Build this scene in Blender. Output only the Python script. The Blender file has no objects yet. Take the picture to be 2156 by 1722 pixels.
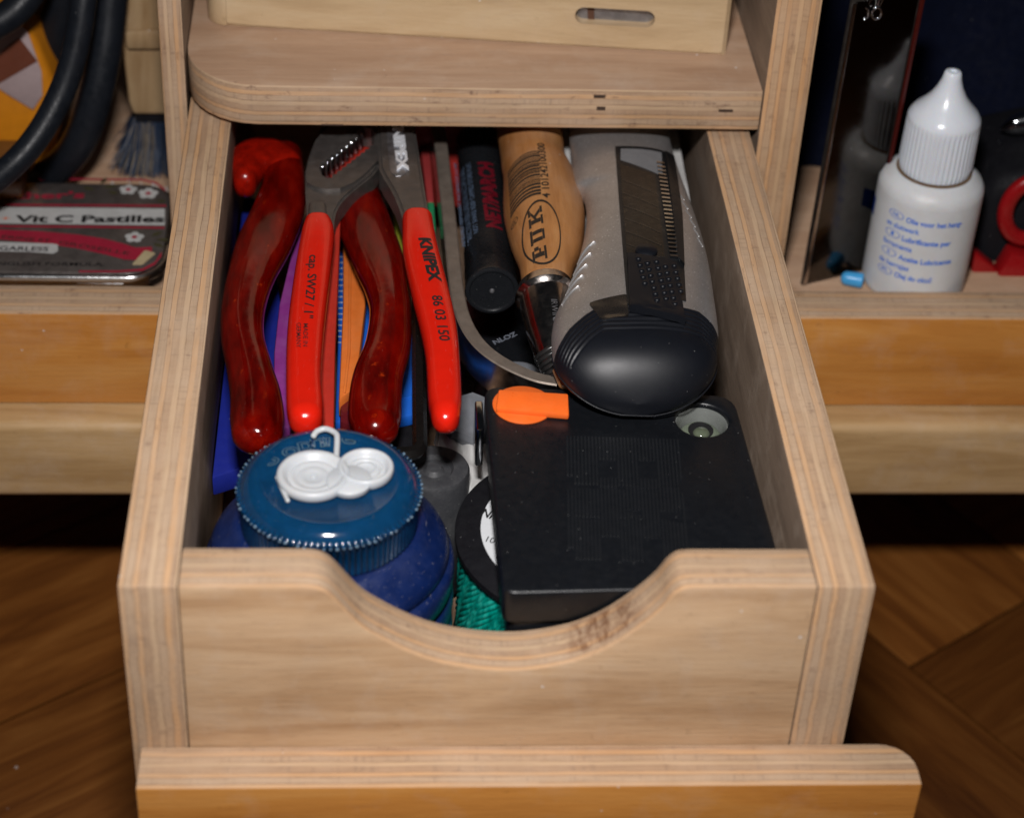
import bpy, bmesh, math, random
from mathutils import Vector, Matrix
from mathutils.bvhtree import BVHTree
random.seed(7)
S = 0.01          # everything below is written in centimetres and linked in metres
PI = math.pi
scene = bpy.context.scene
C = scene.collection

# ------------------------------------------------------------------ camera
CAM = Vector((5.0971254, -30.6919059, 28.2474217))
CR = Vector((0.99772149, -0.04929187, 0.0460666))
CU = Vector((-0.00631619, 0.61155894, 0.79117366))
CF = Vector((0.06717088, 0.78966194, -0.60985416))
FPX = 4331.16     # focal length for a picture 2156 wide, 1722 high
cd = bpy.data.cameras.new('camera'); cam = bpy.data.objects.new('camera', cd); C.objects.link(cam)
m = Matrix((CR, CU, -CF)).transposed().to_4x4(); m.translation = CAM*S
cam.matrix_world = m
cd.sensor_width = 36; cd.lens = FPX/2156*36
cd.clip_start = 0.01; cd.clip_end = 50
cd.dof.use_dof = True; cd.dof.focus_distance = 0.505; cd.dof.aperture_fstop = 12.5
scene.camera = cam
# ------------------------------------------------------------------ world, flash, exposure
w = bpy.data.worlds.new('World'); scene.world = w; w.use_nodes = True
w.node_tree.nodes['Background'].inputs[0].default_value = (0.75, 0.85, 1, 1)
w.node_tree.nodes['Background'].inputs[1].default_value = 0.008
ld = bpy.data.lights.new('flash', 'AREA'); ld.shape = 'RECTANGLE'; ld.size = 0.045; ld.size_y = 0.025
ld.energy = 0.98; ld.spread = math.radians(105); ld.color = (1.0, 0.965, 0.955)
lo = bpy.data.objects.new('flash', ld); C.objects.link(lo)
lp = CAM + CU*11.5 - CR*1.0 + CF*2
lo.location = lp*S
lo.rotation_euler = (Vector((8, 8, -2)) - lp).to_track_quat('-Z', 'Y').to_euler()
scene.view_settings.view_transform = 'Standard'
scene.view_settings.look = 'None'
scene.view_settings.exposure = 0
scene.view_settings.gamma = 1
scene.cycles.max_bounces = 10
scene.cycles.transparent_max_bounces = 8
scene.cycles.sample_clamp_indirect = 4
scene.cycles.caustics_refractive = True


def at(px, py, z=None, y=None, x=None):
    d = CF + CR*((px-1078)/FPX) - CU*((py-861)/FPX)
    if z is not None: s = (z-CAM.z)/d.z
    elif y is not None: s = (y-CAM.y)/d.y
    else: s = (x-CAM.x)/d.x
    return CAM + d*s

# ------------------------------------------------------------------ objects
BASE = {}
def tag(o, label=None, cat=None, group=None, kind=None):
    if label: o['label'] = label
    if cat: o['category'] = cat
    if group: o['group'] = group
    if kind: o['kind'] = kind
    return o
def thing(name, loc, label, cat, group=None):
    o = bpy.data.objects.new(name, None); C.objects.link(o); o.empty_display_size = 0.01
    o.location = Vector(loc)*S; BASE[o.name] = Vector(loc)
    return tag(o, label, cat, group)
def obj(name, bm, mats, parent=None, loc=None, smooth=0, label=None):
    """link a bmesh given in world centimetres as one object; origin on the parent's base"""
    if parent is not None: b = BASE[parent.name]
    else: b = Vector(loc or (0, 0, 0))
    bmesh.ops.recalc_face_normals(bm, faces=bm.faces)
    for v in bm.verts: v.co = (v.co - b)*S
    me = bpy.data.meshes.new(name)
    if smooth:
        for f in bm.faces: f.smooth = True
        ca = math.radians(smooth)
        for e in bm.edges:
            if len(e.link_faces) == 2 and e.calc_face_angle(0) > ca: e.smooth = False
    bm.to_mesh(me); bm.free()
    for mt in (mats if isinstance(mats, (list, tuple)) else [mats]): me.materials.append(mt)
    o = bpy.data.objects.new(name, me); C.objects.link(o)
    if parent is not None: o.parent = parent
    else: o.location = b*S
    BASE[o.name] = b
    if label: o['label'] = label
    return o
# ------------------------------------------------------------------ mesh tools
def bev(bm, r, seg=2, ang=30):
    es = [e for e in bm.edges if len(e.link_faces) == 2 and e.calc_face_angle(0) > math.radians(ang)]
    if r > 0: bmesh.ops.bevel(bm, geom=es, offset=r, segments=seg, profile=0.5, affect='EDGES', clamp_overlap=True)
def box(x0, x1, y0, y1, z0, z1, r=0.05, seg=2):
    bm = bmesh.new()
    bmesh.ops.create_cube(bm, size=1)
    for v in bm.verts:
        v.co = Vector(((x0+x1)/2+v.co.x*(x1-x0), (y0+y1)/2+v.co.y*(y1-y0), (z0+z1)/2+v.co.z*(z1-z0)))
    bev(bm, r, seg); return bm
def join(a, b):
    me = bpy.data.meshes.new('tmp'); b.to_mesh(me); b.free(); a.from_mesh(me); bpy.data.meshes.remove(me); return a
def xf(bm, M):
    bmesh.ops.transform(bm, matrix=M, verts=bm.verts); return bm
def prism(poly, h, frame=None, r=0, seg=2, holes=(), ang=30):
    """polygon (u,v) extruded by h along w. frame = (O,U,V,W)"""
    O, U, V, Wd = frame if frame else (Vector((0, 0, 0)), Vector((1, 0, 0)), Vector((0, 1, 0)), Vector((0, 0, 1)))
    bm = bmesh.new(); edges = []
    for lp_ in [poly]+list(holes):
        vs = [bm.verts.new(O+U*p[0]+V*p[1]) for p in lp_]
        for i in range(len(vs)): edges.append(bm.edges.new((vs[i], vs[(i+1) % len(vs)])))
    bmesh.ops.triangle_fill(bm, use_beauty=True, use_dissolve=False, edges=edges)
    fs = list(bm.faces)
    ret = bmesh.ops.extrude_face_region(bm, geom=fs)
    vs = [g for g in ret['geom'] if isinstance(g, bmesh.types.BMVert)]
    bmesh.ops.translate(bm, verts=vs, vec=Wd*h)
    bmesh.ops.recalc_face_normals(bm, faces=bm.faces)
    bmesh.ops.dissolve_limit(bm, angle_limit=0.01, verts=bm.verts, edges=bm.edges)
    if r: bev(bm, r, seg, ang)
    return bm
def rrect(x0, x1, y0, y1, r, n=6):
    o = []
    for cx, cy, a0 in ((x1-r, y1-r, 0), (x0+r, y1-r, PI/2), (x0+r, y0+r, PI), (x1-r, y0+r, 3*PI/2)):
        for i in range(n+1):
            a = a0+PI/2*i/n; o.append((cx+r*math.cos(a), cy+r*math.sin(a)))
    return o
def rings(R, close=True):
    """list of rings (same count) into a closed surface"""
    bm = bmesh.new(); V = [[bm.verts.new(p) for p in r] for r in R]; n = len(R[0])
    for a, b in zip(V, V[1:]):
        for i in range(n):
            bm.faces.new((a[i], a[(i+1) % n], b[(i+1) % n], b[i]))
    if close:
        bm.faces.new(V[0][::-1]); bm.faces.new(V[-1])
    return bm
def lathe(prof, cen=(0, 0, 0), axis=(0, 0, 1), n=48, ripple=None):
    """prof: (r, h) list"""
    ax = Vector(axis).normalized()
    u = ax.orthogonal().normalized() if abs(ax.z) < .99 else Vector((1, 0, 0)); v = ax.cross(u)
    R = []
    for k, (r, h) in enumerate(prof):
        r = max(r, 0.0004); ring = []
        for i in range(n):
            a = 2*PI*i/n
            rr = r + (ripple(k, a) if ripple else 0)
            ring.append(Vector(cen)+ax*h+(u*math.cos(a)+v*math.sin(a))*rr)
        R.append(ring)
    return rings(R)
def cat(P, m_):
    """catmull-rom resample of tuples"""
    P = [tuple(p) for p in P]; n = len(P); out = []
    for s in range(m_):
        t = s/(m_-1)*(n-1); i = min(int(t), n-2); f = t-i
        p0 = P[max(i-1, 0)]; p1 = P[i]; p2 = P[i+1]; p3 = P[min(i+2, n-1)]
        out.append(tuple(0.5*((2*b)+(-a+c)*f+(2*a-5*b+4*c-d)*f*f+(-a+3*b-3*c+d)*f**3) for a, b, c, d in zip(p0, p1, p2, p3)))
    return out
def sweep(P, m_=40, n=24, e=2.3, r0=0.0, r1=0.0, up=(0, 0, 1), cap=6):
    """P: (x,y,z,halfwidth,halfheight). r0,r1 = rounding length of both ends"""
    Q = cat(P, m_); pts = [Vector(q[:3]) for q in Q]; R = []
    D = []
    for i in range(m_):
        D.append((pts[min(i+1, m_-1)]-pts[max(i-1, 0)]).normalized())
    def ring(p, d, a, b, k):
        s = d.cross(Vector(up)).normalized(); u_ = s.cross(d)
        o = []
        for j in range(n):
            t = 2*PI*j/n; c, q = math.cos(t), math.sin(t)
            o.append(p+s*(math.copysign(abs(c)**(2/e), c)*a*k)+u_*(math.copysign(abs(q)**(2/e), q)*b*k))
        return o
    if r0:
        for k in range(cap):
            a = PI/2*(1-k/cap)
            R.append(ring(pts[0]-D[0]*r0*math.sin(a), D[0], Q[0][3], Q[0][4], max(math.cos(a), .03)))
    for i in range(m_): R.append(ring(pts[i], D[i], Q[i][3], Q[i][4], 1))
    if r1:
        for k in range(1, cap+1):
            a = PI/2*k/cap
            R.append(ring(pts[-1]+D[-1]*r1*math.sin(a), D[-1], Q[-1][3], Q[-1][4], max(math.cos(a), .03)))
    return rings(R)
def tube(P, r, m_=40, n=16, **k):
    return sweep([tuple(p)+(r, r) for p in P], m_, n, 2.0, **k)
# ------------------------------------------------------------------ lettering
def text_bm(s, bold=0.0, ext=0.0, bevel=0.0, spacing=1.0):
    cu = bpy.data.curves.new('t', 'FONT'); cu.body = s; cu.size = 1; cu.offset = bold; cu.extrude = ext
    cu.bevel_depth = bevel; cu.space_character = spacing; cu.resolution_u = 3
    o = bpy.data.objects.new('t', cu); me = bpy.data.meshes.new_from_object(o)
    bm = bmesh.new(); bm.from_mesh(me); bpy.data.meshes.remove(me); bpy.data.objects.remove(o); bpy.data.curves.remove(cu)
    x0 = min(v.co.x for v in bm.verts); x1 = max(v.co.x for v in bm.verts)
    return bm, x0, x1
def write(s, A, B, h, up, bold=0.0, ext=0.0, bevel=0.0, spacing=1.0, onto=None, cast=(0, 0, -1), lift=0.008, outline=0):
    """text from point A to point B (start, end of the baseline), cap height h, up = letter up;
       onto = BVH it is dropped on along 'cast'"""
    bm, x0, x1 = text_bm(s, bold, ext, bevel, spacing)
    A = Vector(A); B = Vector(B); L = (B-A).length; U = (B-A).normalized(); up = Vector(up)
    V = (up-U*up.dot(U)).normalized(); N = U.cross(V)
    k = L/(x1-x0)
    if onto:
        for it in range(3):
            es = [e for e in bm.edges if e.calc_length() > 0.22]
            if es: bmesh.ops.subdivide_edges(bm, edges=es, cuts=1)
            bmesh.ops.triangulate(bm, faces=bm.faces)
    cv = Vector(cast).normalized()
    for v in bm.verts:
        p = A+U*((v.co.x-x0)*k)+V*(v.co.y/0.7*h)
        zz = v.co.z
        if onto:
            hit = onto.ray_cast(p-cv*6, cv)
            if hit[0] is not None: p = hit[0]+hit[1]*0
            v.co = p-cv*(lift+zz*h)
        else: v.co = p+N*(lift+zz*h)
    return bm
def tree(bm): return BVHTree.FromBMesh(bm)
# ------------------------------------------------------------------ materials
class NT:
    def __init__(s, name):
        s.m = bpy.data.materials.new(name); s.m.use_nodes = True; s.t = s.m.node_tree; s.t.nodes.clear()
        s.out = s.n('ShaderNodeOutputMaterial'); s.b = s.n('ShaderNodeBsdfPrincipled'); s.l(s.b.outputs[0], s.out.inputs[0])
        tc = s.n('ShaderNodeTexCoord'); mp = s.n('ShaderNodeMapping'); mp.inputs['Scale'].default_value = (100, 100, 100)
        s.l(tc.outputs['Object'], mp.inputs[0]); s.co = mp.outputs[0]
    def n(s, t, **k):
        o = s.t.nodes.new(t)
        for a, b in k.items(): setattr(o, a, b)
        return o
    def l(s, a, b): s.t.links.new(a, b)
    def mapv(s, scale=(1, 1, 1), rot=(0, 0, 0), loc=(0, 0, 0), src=None):
        mp = s.n('ShaderNodeMapping'); mp.inputs['Scale'].default_value = scale; mp.inputs['Rotation'].default_value = rot
        mp.inputs['Location'].default_value = loc
        s.l(src or s.co, mp.inputs[0]); return mp.outputs[0]
    def noise(s, scale=1, detail=3, rough=.55, vec=None, dist=0):
        o = s.n('ShaderNodeTexNoise'); o.inputs['Scale'].default_value = scale; o.inputs['Detail'].default_value = detail
        o.inputs['Roughness'].default_value = rough; o.inputs['Distortion'].default_value = dist
        s.l(vec or s.co, o.inputs['Vector']); return o.outputs[0]
    def ramp(s, fac, stops, interp='LINEAR'):
        r = s.n('ShaderNodeValToRGB'); r.color_ramp.interpolation = interp; el = r.color_ramp.elements
        for i, (p, c) in enumerate(stops):
            e = el[i] if i < 2 else el.new(p)
            e.position = p
        for i, (p, c) in enumerate(stops):
            el[i].position = p
            el[i].color = (c if isinstance(c, tuple) else (c, c, c))[:3]+(1,)
        s.l(fac, r.inputs[0]); return r.outputs[0]
    def mix(s, f, a, b, mode='MIX'):
        o = s.n('ShaderNodeMix', data_type='RGBA', blend_type=mode)
        for v, i in ((f, 0), (a, 6), (b, 7)):
            if isinstance(v, (int, float)): o.inputs[i].default_value = v if i == 0 else (v, v, v, 1)
            elif isinstance(v, tuple): o.inputs[i].default_value = v[:3]+(1,)
            else: s.l(v, o.inputs[i])
        return o.outputs[2]
    def math(s, op, a, b=0.5, c=None, clamp=False):
        o = s.n('ShaderNodeMath', operation=op, use_clamp=clamp)
        for i, v in enumerate((a, b) + ((c,) if c is not None else ())):
            if isinstance(v, (int, float)): o.inputs[i].default_value = v
            else: s.l(v, o.inputs[i])
        return o.outputs[0]
    def bump(s, h, strength=.3, dist=0.02):
        o = s.n('ShaderNodeBump'); o.inputs['Strength'].default_value = strength; o.inputs['Distance'].default_value = dist*S
        s.l(h, o.inputs['Height']); s.l(o.outputs[0], s.b.inputs['Normal']); return o
    def set(s, **k):
        for a, v in k.items():
            a = a.replace('_', ' ')
            if isinstance(v, (int, float)): s.b.inputs[a].default_value = v
            elif isinstance(v, tuple): s.b.inputs[a].default_value = v[:3]+(1,) if len(v) == 3 else v
            else: s.l(v, s.b.inputs[a])
    def specks(s, scale=9, size=.06, density=.25, vec=None):
        """sparse small dust grains"""
        v = s.n('ShaderNodeTexVoronoi'); v.inputs['Scale'].default_value = scale; v.inputs['Randomness'].default_value = 1
        s.l(vec or s.co, v.inputs['Vector'])
        d = s.math('LESS_THAN', v.outputs['Distance'], size)
        sep = s.n('ShaderNodeSeparateColor'); s.l(v.outputs['Color'], sep.inputs[0])
        k = s.math('LESS_THAN', sep.outputs[0], density)
        amt = s.math('MULTIPLY', d, k)
        return s.math('MULTIPLY', amt, sep.outputs[1])
def wood_face(name, c0, c1, c2, grain='x', rough=.55, fleck=1.0, seed=0, figure=.5, coat=0.0, pale=.25):
    s = NT(name)
    sc = {'x': (.13, 1, 1), 'y': (1, .13, 1), 'z': (1, 1, .13)}[grain]
    v = s.mapv(sc, loc=(seed*3.7, seed*1.3, seed*2.1))
    a = s.noise(1.2, 4, .6, v, .6)
    col = s.ramp(a, [(.3, c0), (.52, c1), (.72, c2)])
    sc2 = {'x': (.35, 7, 7), 'y': (7, .35, 7), 'z': (7, 7, .35)}[grain]
    f = s.noise(2.0, 3, .6, s.mapv(sc2))
    col = s.mix(.30*fleck, col, s.ramp(f, [(.30, .36), (.5, .55), (.72, .68)]), 'OVERLAY')
    fl = s.noise(3.2, 2, .5, s.mapv({'x': (.8, 10, 10), 'y': (10, .8, 10), 'z': (10, 10, .8)}[grain], loc=(5, 2, 7)))
    col = s.mix(s.math('MULTIPLY', s.ramp(fl, [(.62, 0.), (.72, 1.)]), .35*fleck), col, tuple(x*.55 for x in c0))
    p = s.noise(.7, 5, .7, None, .3)
    col = s.mix(s.math('MULTIPLY', s.ramp(p, [(.5, 0.), (.75, 1.)]), pale), col, (.60, .50, .41))
    st = s.noise(2.3, 6, .75, s.mapv(loc=(seed+9., 4, 1)))
    col = s.mix(s.math('MULTIPLY', s.ramp(st, [(.64, 0.), (.70, 1.)]), .35), col, tuple(x*.45 for x in c0))
    col = s.mix(s.specks(3.0, .09, .10), col, (.75, .74, .72))
    s.set(Base_Color=col, Roughness=rough, Coat_Weight=coat, Coat_Roughness=.25)
    s.b.inputs['Specular IOR Level'].default_value = .35
    s.bump(s.math('ADD', f, s.math('MULTIPLY', fl, .6)), .35, .03)
    return s.m
def ply_edge(name, axis, lo_, hi_, grain, tint=(1, 1, 1), seed=0, rough=.62, stain=.4, burn=None):
    """edge of beech plywood: layers run across 'axis' between lo_ and hi_ (cm from the thing's base)"""
    s = NT(name)
    sep = s.n('ShaderNodeSeparateXYZ'); s.l(s.co, sep.inputs[0])
    t = s.math('DIVIDE', s.math('SUBTRACT', sep.outputs['XYZ'.index(axis)], lo_), hi_-lo_)
    gsc = {'x': (.25, 1, 1), 'y': (1, .25, 1), 'z': (1, 1, .25)}[grain]
    wob = s.noise(1.3, 4, .6, s.mapv(gsc, loc=(seed, seed, 0)))
    t = s.math('ADD', t, s.math('MULTIPLY', s.math('SUBTRACT', wob, .5), .10))
    T = lambda a, b, c: (a*tint[0], b*tint[1], c*tint[2])
    lng = T(.53, .315, .165); end = T(.435, .30, .195); lng2 = T(.50, .345, .215); end2 = T(.385, .25, .155); glue = T(.20, .115, .065)
    L = [(0, lng), (.095, glue), (.11, end), (.25, glue), (.262, lng), (.355, glue), (.367, end2), (.50, lng2), (.60, glue), (.612, end),
         (.745, glue), (.757, lng), (.86, end2), (.935, glue), (.947, lng2)]
    col = s.ramp(t, L, 'CONSTANT')
    ends = s.ramp(t, [(0, 0.), (.11, 1.), (.25, 0.), (.367, 1.), (.50, 0.), (.612, 1.), (.745, 0.), (.86, 1.), (.935, 0.)], 'CONSTANT')
    avg = T(.465, .315, .20)
    fade = s.noise(.9, 4, .7, s.mapv(gsc, loc=(seed*3.1, 7, 2)))
    col = s.mix(s.math('MULTIPLY', s.ramp(fade, [(.38, 0.), (.62, 1.)]), .55), col, avg)
    # ticks across the end-grain layers
    tsc = {'x': (9, .7, .7), 'y': (.7, 9, .7), 'z': (.7, .7, 9)}[grain]
    tk = s.noise(1.2, 3, .65, s.mapv(tsc, loc=(seed*2., 0, 3)))
    col = s.mix(s.math('MULTIPLY', s.math('MULTIPLY', s.ramp(tk, [(.54, 0.), (.70, 1.)]), ends), .38), col, T(.19, .125, .09))
    lsc = {'x': (.5, 8, 8), 'y': (8, .5, 8), 'z': (8, 8, .5)}[grain]
    ln = s.noise(1.6, 4, .6, s.mapv(lsc))
    col = s.mix(.35, col, s.ramp(ln, [(.3, .36), (.5, .53), (.7, .68)]), 'OVERLAY')
    big = s.noise(.55, 4, .7, s.mapv(loc=(seed*1.7, 2, 1)))
    col = s.mix(s.math('MULTIPLY', s.ramp(big, [(.4, 0.), (.7, 1.)]), .22), col, T(.60, .48, .37))
    st = s.noise(1.1, 5, .7, s.mapv(tuple(1.+2*(g > .9) for g in gsc), loc=(seed*5.+1, 8, 2)))
    col = s.mix(s.math('MULTIPLY', s.math('MULTIPLY', s.ramp(st, [(.60, 0.), (.66, 1.)]), s.ramp(tk, [(.4, .3), (.6, 1.)])), stain), col, T(.16, .09, .06))
    if burn:
        bx = s.math('SUBTRACT', 1.0, s.math('ABSOLUTE', s.math('DIVIDE', s.math('SUBTRACT', sep.outputs['xyz'.index(grain)], burn[0]), burn[1])), clamp=True)
        bx = s.math('MULTIPLY', s.ramp(bx, [(0., 0.), (.5, 1.)]), s.ramp(t, [(.1, 0.), (.25, 1.), (.85, 1.), (.95, 0.)]))
        bn = s.noise(2.2, 5, .75, s.mapv((3.2, 1.4, 1)))
        col = s.mix(s.math('MULTIPLY', s.math('MULTIPLY', bx, s.ramp(bn, [(.40, .06), (.58, 1.)])), .75), col, T(.13, .045, .016))
    col = s.mix(s.specks(2.5, .08, .08), col, (.75, .74, .72))
    s.set(Base_Color=col, Roughness=rough)
    s.b.inputs['Specular IOR Level'].default_value = .3
    s.bump(s.math('ADD', ln, s.math('MULTIPLY', tk, ends)), .4, .03)
    return s.m
def plain(name, col, rough=.4, metal=0., dust=.3, dust_scale=10, mottle=.15, bump=.1, bscale=20, coat=0., trans=0., ior=1.45, spec=.5,
          smudge=0., smudge_col=(.4, .4, .4), sss=0., scratch=0., rvar=1.):
    s = NT(name)
    n_ = s.noise(3, 4, .6)
    c = s.mix(mottle, col, s.ramp(n_, [(.35, tuple(x*.55 for x in col)), (.65, tuple(min(1, x*1.35) for x in col))]))
    if smudge:
        sm = s.noise(1.4, 6, .7, s.mapv(loc=(3, 1, 8)))
        c = s.mix(s.math('MULTIPLY', s.ramp(sm, [(.45, 0.), (.75, 1.)]), smudge), c, smudge_col)
    if scratch:
        sc = s.noise(2.5, 2, .5, s.mapv((14, 1, 14), rot=(.3, .2, .6)))
        c = s.mix(s.math('MULTIPLY', s.ramp(sc, [(.70, 0.), (.74, 1.)]), scratch), c, (.7, .66, .6))
    if dust:
        sp = s.math('ADD', s.specks(dust_scale, .10, .10), s.specks(dust_scale*.35, .045, .22))
        c = s.mix(s.math('MULTIPLY', sp, dust, clamp=True), c, (.7, .7, .68))
    s.set(Base_Color=c, Metallic=metal, Coat_Weight=coat, Coat_Roughness=.08, Transmission_Weight=trans, IOR=ior)
    s.b.inputs['Specular IOR Level'].default_value = spec
    r2 = s.noise(5, 5, .7)
    s.set(Roughness=s.ramp(r2, [(.3, max(rough*(1-.3*rvar), .02)), (.7, min(1, rough*(1+.35*rvar)))]))
    if sss:
        s.b.inputs['Subsurface Weight'].default_value = sss; s.b.inputs['Subsurface Radius'].default_value = (.004, .002, .001)
        s.b.inputs['Subsurface Scale'].default_value = 1
    if bump: s.bump(s.noise(bscale, 3, .6), bump, .02)
    return s.m
BEECH = ((.36, .25, .165), (.45, .325, .225), (.50, .375, .27))
MAT = {}
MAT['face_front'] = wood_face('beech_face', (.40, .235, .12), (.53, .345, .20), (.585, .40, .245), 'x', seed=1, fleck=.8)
MAT['face_side'] = wood_face('beech_side_face', (.14, .10, .072), (.19, .138, .10), (.235, .175, .13), 'y', seed=2, fleck=.9, rough=.6)  # darkened beech: part of the inner walls' shade is put into the colour
MAT['face_shelf'] = wood_face('beech_shelf_face', (.37, .225, .14), (.44, .285, .185), (.49, .335, .23), 'x', seed=4, fleck=.8)
MAT['varnish'] = wood_face('varnished_beech_face', (.42, .16, .030), (.52, .22, .048), (.56, .26, .07), 'x', seed=3, fleck=.55, rough=.38, coat=.25, pale=.14)
MAT['pine'] = wood_face('pale_pine', (.44, .305, .17), (.55, .40, .235), (.59, .45, .28), 'x', seed=5, fleck=.35, rough=.45, pale=.15)
MAT['pine_v'] = wood_face('pale_pine_block', (.26, .16, .075), (.38, .26, .14), (.45, .33, .20), 'z', seed=6, fleck=.3, rough=.45, pale=.1)
MAT['old_pine'] = wood_face('worn_pine_beam', (.36, .215, .09), (.47, .30, .14), (.53, .35, .18), 'x', seed=8, fleck=.5, rough=.5)
MAT['e_side'] = ply_edge('ply_edge_side', 'X', 0, 1.2, 'y', seed=1)
MAT['e_side2'] = ply_edge('ply_edge_side_right', 'X', 14.2, 15.4, 'y', seed=3)
MAT['e_front'] = ply_edge('ply_edge_front', 'Y', 0, 1.2, 'x', seed=5, stain=.6, burn=(9.95, .85))
MAT['e_strip'] = ply_edge('ply_edge_strip', 'Y', -1.2, 0, 'x', seed=7, stain=.2)

MAT['paper'] = plain('creased_white_paper', (.48, .48, .47), .7, 0, dust=.0, mottle=.12, smudge=.3, smudge_col=(.25, .24, .22))
# ================================================================== SETTING: the floor
def floor_mat(name, rot):
    s = NT(name)
    v = s.mapv(rot=(0, 0, rot))
    att = s.n('ShaderNodeAttribute', attribute_name='tone'); 
    off = s.n('ShaderNodeVectorMath', operation='ADD'); s.l(v, off.inputs[0])
    cmb = s.n('ShaderNodeCombineXYZ'); s.l(s.math('MULTIPLY', att.outputs['Fac'], 90.), cmb.inputs[1]); s.l(cmb.outputs[0], off.inputs[1])
    g = s.n('ShaderNodeMapping'); g.inputs['Scale'].default_value = (.09, .8, .8); s.l(off.outputs[0], g.inputs[0])
    a = s.noise(1.1, 5, .62, g.outputs[0], 1.2)
    col = s.ramp(a, [(.28, (.12, .038, .007)), (.5, (.245, .092, .017)), (.72, (.36, .155, .035))])
    g2 = s.n('ShaderNodeMapping'); g2.inputs['Scale'].default_value = (.25, 5, 5); s.l(off.outputs[0], g2.inputs[0])
    f = s.noise(2, 3, .6, g2.outputs[0])
    col = s.mix(.3, col, s.ramp(f, [(.3, .3), (.5, .5), (.7, .65)]), 'OVERLAY')
    col = s.mix(1.0, col, s.ramp(att.outputs['Fac'], [(0, (.42, .36, .32)), (1, (1.1, 1.0, .95))]), 'MULTIPLY')
    col = s.mix(s.specks(.9, .05, .2), col, (.6, .58, .55))
    s.set(Base_Color=col, Roughness=.42, Coat_Weight=.15, Coat_Roughness=.3)
    s.bump(f, .2, .03)
    return s.m
def parquet():
    ZF = -18.0; L, W_ = 28.0, 7.0
    cor = at(1915, 1405, z=ZF)
    bm = bmesh.new(); lay = bm.faces.layers.float.new('tone')
    a = math.radians(34); ex = Vector((math.cos(a), math.sin(a), 0)); ey = Vector((-math.sin(a), math.cos(a), 0))
    rnd = random.Random(4)
    def plank(u, v, horiz):
        lu, lv = (L, W_) if horiz else (W_, L); g = .05
        ps = [cor+ex*(u+q)+ey*(v+r_) for q, r_ in ((g, g), (lu-g, g), (lu-g, lv-g), (g, lv-g))]
        c = sum(ps, Vector())/4
        if (c.xy-Vector((10, 20))).length > 120: return
        vs = [bm.verts.new(p) for p in ps]; f = bm.faces.new(vs)
        f[lay] = rnd.random(); f.material_index = 0 if horiz else 1
        if horiz and abs(u) < .01 and v == -W_: f[lay] = 0.0
        vs2 = [bm.verts.new(p-Vector((0, 0, .4))) for p in ps]
        for i in range(4): bm.faces.new((vs[i], vs[(i+1) % 4], vs2[(i+1) % 4], vs2[i])).material_index = f.material_index
    for k in range(-30, 31):
        for j in range(-4, 5):
            plank((k+8*j)*W_, (k-1)*W_, True)
            plank(k*W_, (k-7+8*j-1)*W_, False)
    o = obj('floor', bm, [floor_mat('parquet_long', -a), floor_mat('parquet_cross', -a+PI/2)], None, (10, 20, ZF))
    o['kind'] = 'structure'
    sub = box(-160, 180, -60, 200, ZF-3, ZF-.35, 0)
    o2 = obj('subfloor', sub, plain('dark_subfloor', (.03, .02, .012), .8, dust=0), None, (10, 20, ZF-3)); o2['kind'] = 'structure'
parquet()

# ================================================================== THE CABINET
CAB = thing('tool_cabinet', (8, 17.2, -10.4), 'beech plywood tool cabinet with orange varnished lip and a shelf over the drawer', 'cabinet')
CAB.rotation_euler.z = math.radians(.35)
cb = BASE[CAB.name]
def two(bm, axis, fm, em, eps=.7):
    """face material on faces whose normal runs along the axis, edge material on the others"""
    i = 'xyz'.index(axis)
    for f in bm.faces:
        f.normal_update(); f.material_index = 0 if abs(f.normal[i]) > eps else 1
    return bm
# shelf with a rounded front left corner
sp = [(15.58, 36), (-.02, 36), (-.02, 21.2)]
for i in range(9):
    a = PI+PI/2*i/8; sp.append((1.98-.0+2.0*math.cos(a), 20.25+2.15*math.sin(a)))
sp += [(15.58, 18.14)]
shelf = prism(sp, 1.2, (Vector((0, 0, .2)), Vector((1, 0, 0)), Vector((0, 1, 0)), Vector((0, 0, 1))), r=.05)
two(shelf, 'z', 0, 0)
obj('shelf', shelf, [MAT['face_shelf'], ply_edge('ply_edge_shelf', 'Z', .2-cb.z, 1.4-cb.z, 'x', seed=11, stain=.75)], CAB, smooth=35)
SHF = [o_ for o_ in CAB.children if o_.name.startswith('shelf')][0]
for px, py, w_, h_ in ((1263, 205, .16, .10), (1266, 230, .12, .12), (1529, 236, .20, .09), (700, 262, .3, .05)):
    c_ = at(px, py, y=18.12)
    fy_ = 18.10+.04*(c_.x-2)/13.6-.008; obj('edge_void', box(c_.x-w_, c_.x+w_, fy_, fy_+.04, c_.z-h_/2, c_.z+h_/2, .01), plain('dark_void', (.05, .028, .018), .8, dust=0), SHF)
b = box(15.6, 16.82, 18.1, 36, -7.6, 8, .05); two(b, 'x', 0, 0)
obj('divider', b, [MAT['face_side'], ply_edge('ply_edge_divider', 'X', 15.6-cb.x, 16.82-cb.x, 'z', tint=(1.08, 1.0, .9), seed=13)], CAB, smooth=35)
b = box(-.68, -.04, 19.4, 36, -7.6, 8, .05); two(b, 'x', 0, 0)
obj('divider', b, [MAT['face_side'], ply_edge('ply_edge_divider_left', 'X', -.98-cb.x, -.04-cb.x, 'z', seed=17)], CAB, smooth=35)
ev = ply_edge('ply_edge_lip', 'Y', 16.03-cb.y, 17.42-cb.y, 'x', seed=19, stain=.55)
for x0, x1 in ((-22, -.25), (15.75, 42)):
    b = box(x0, x1, 16.03, 17.42, -7.68, -4.6, .05); two(b, 'y', 0, 0)
    obj('lip_board', b, [MAT['varnish'], ev], CAB, smooth=35)
b = box(-22, 42, 15.1, 22, -10.4, -7.72, .28, 5)
obj('base_beam', b, MAT['old_pine'], CAB, smooth=40)
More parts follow.
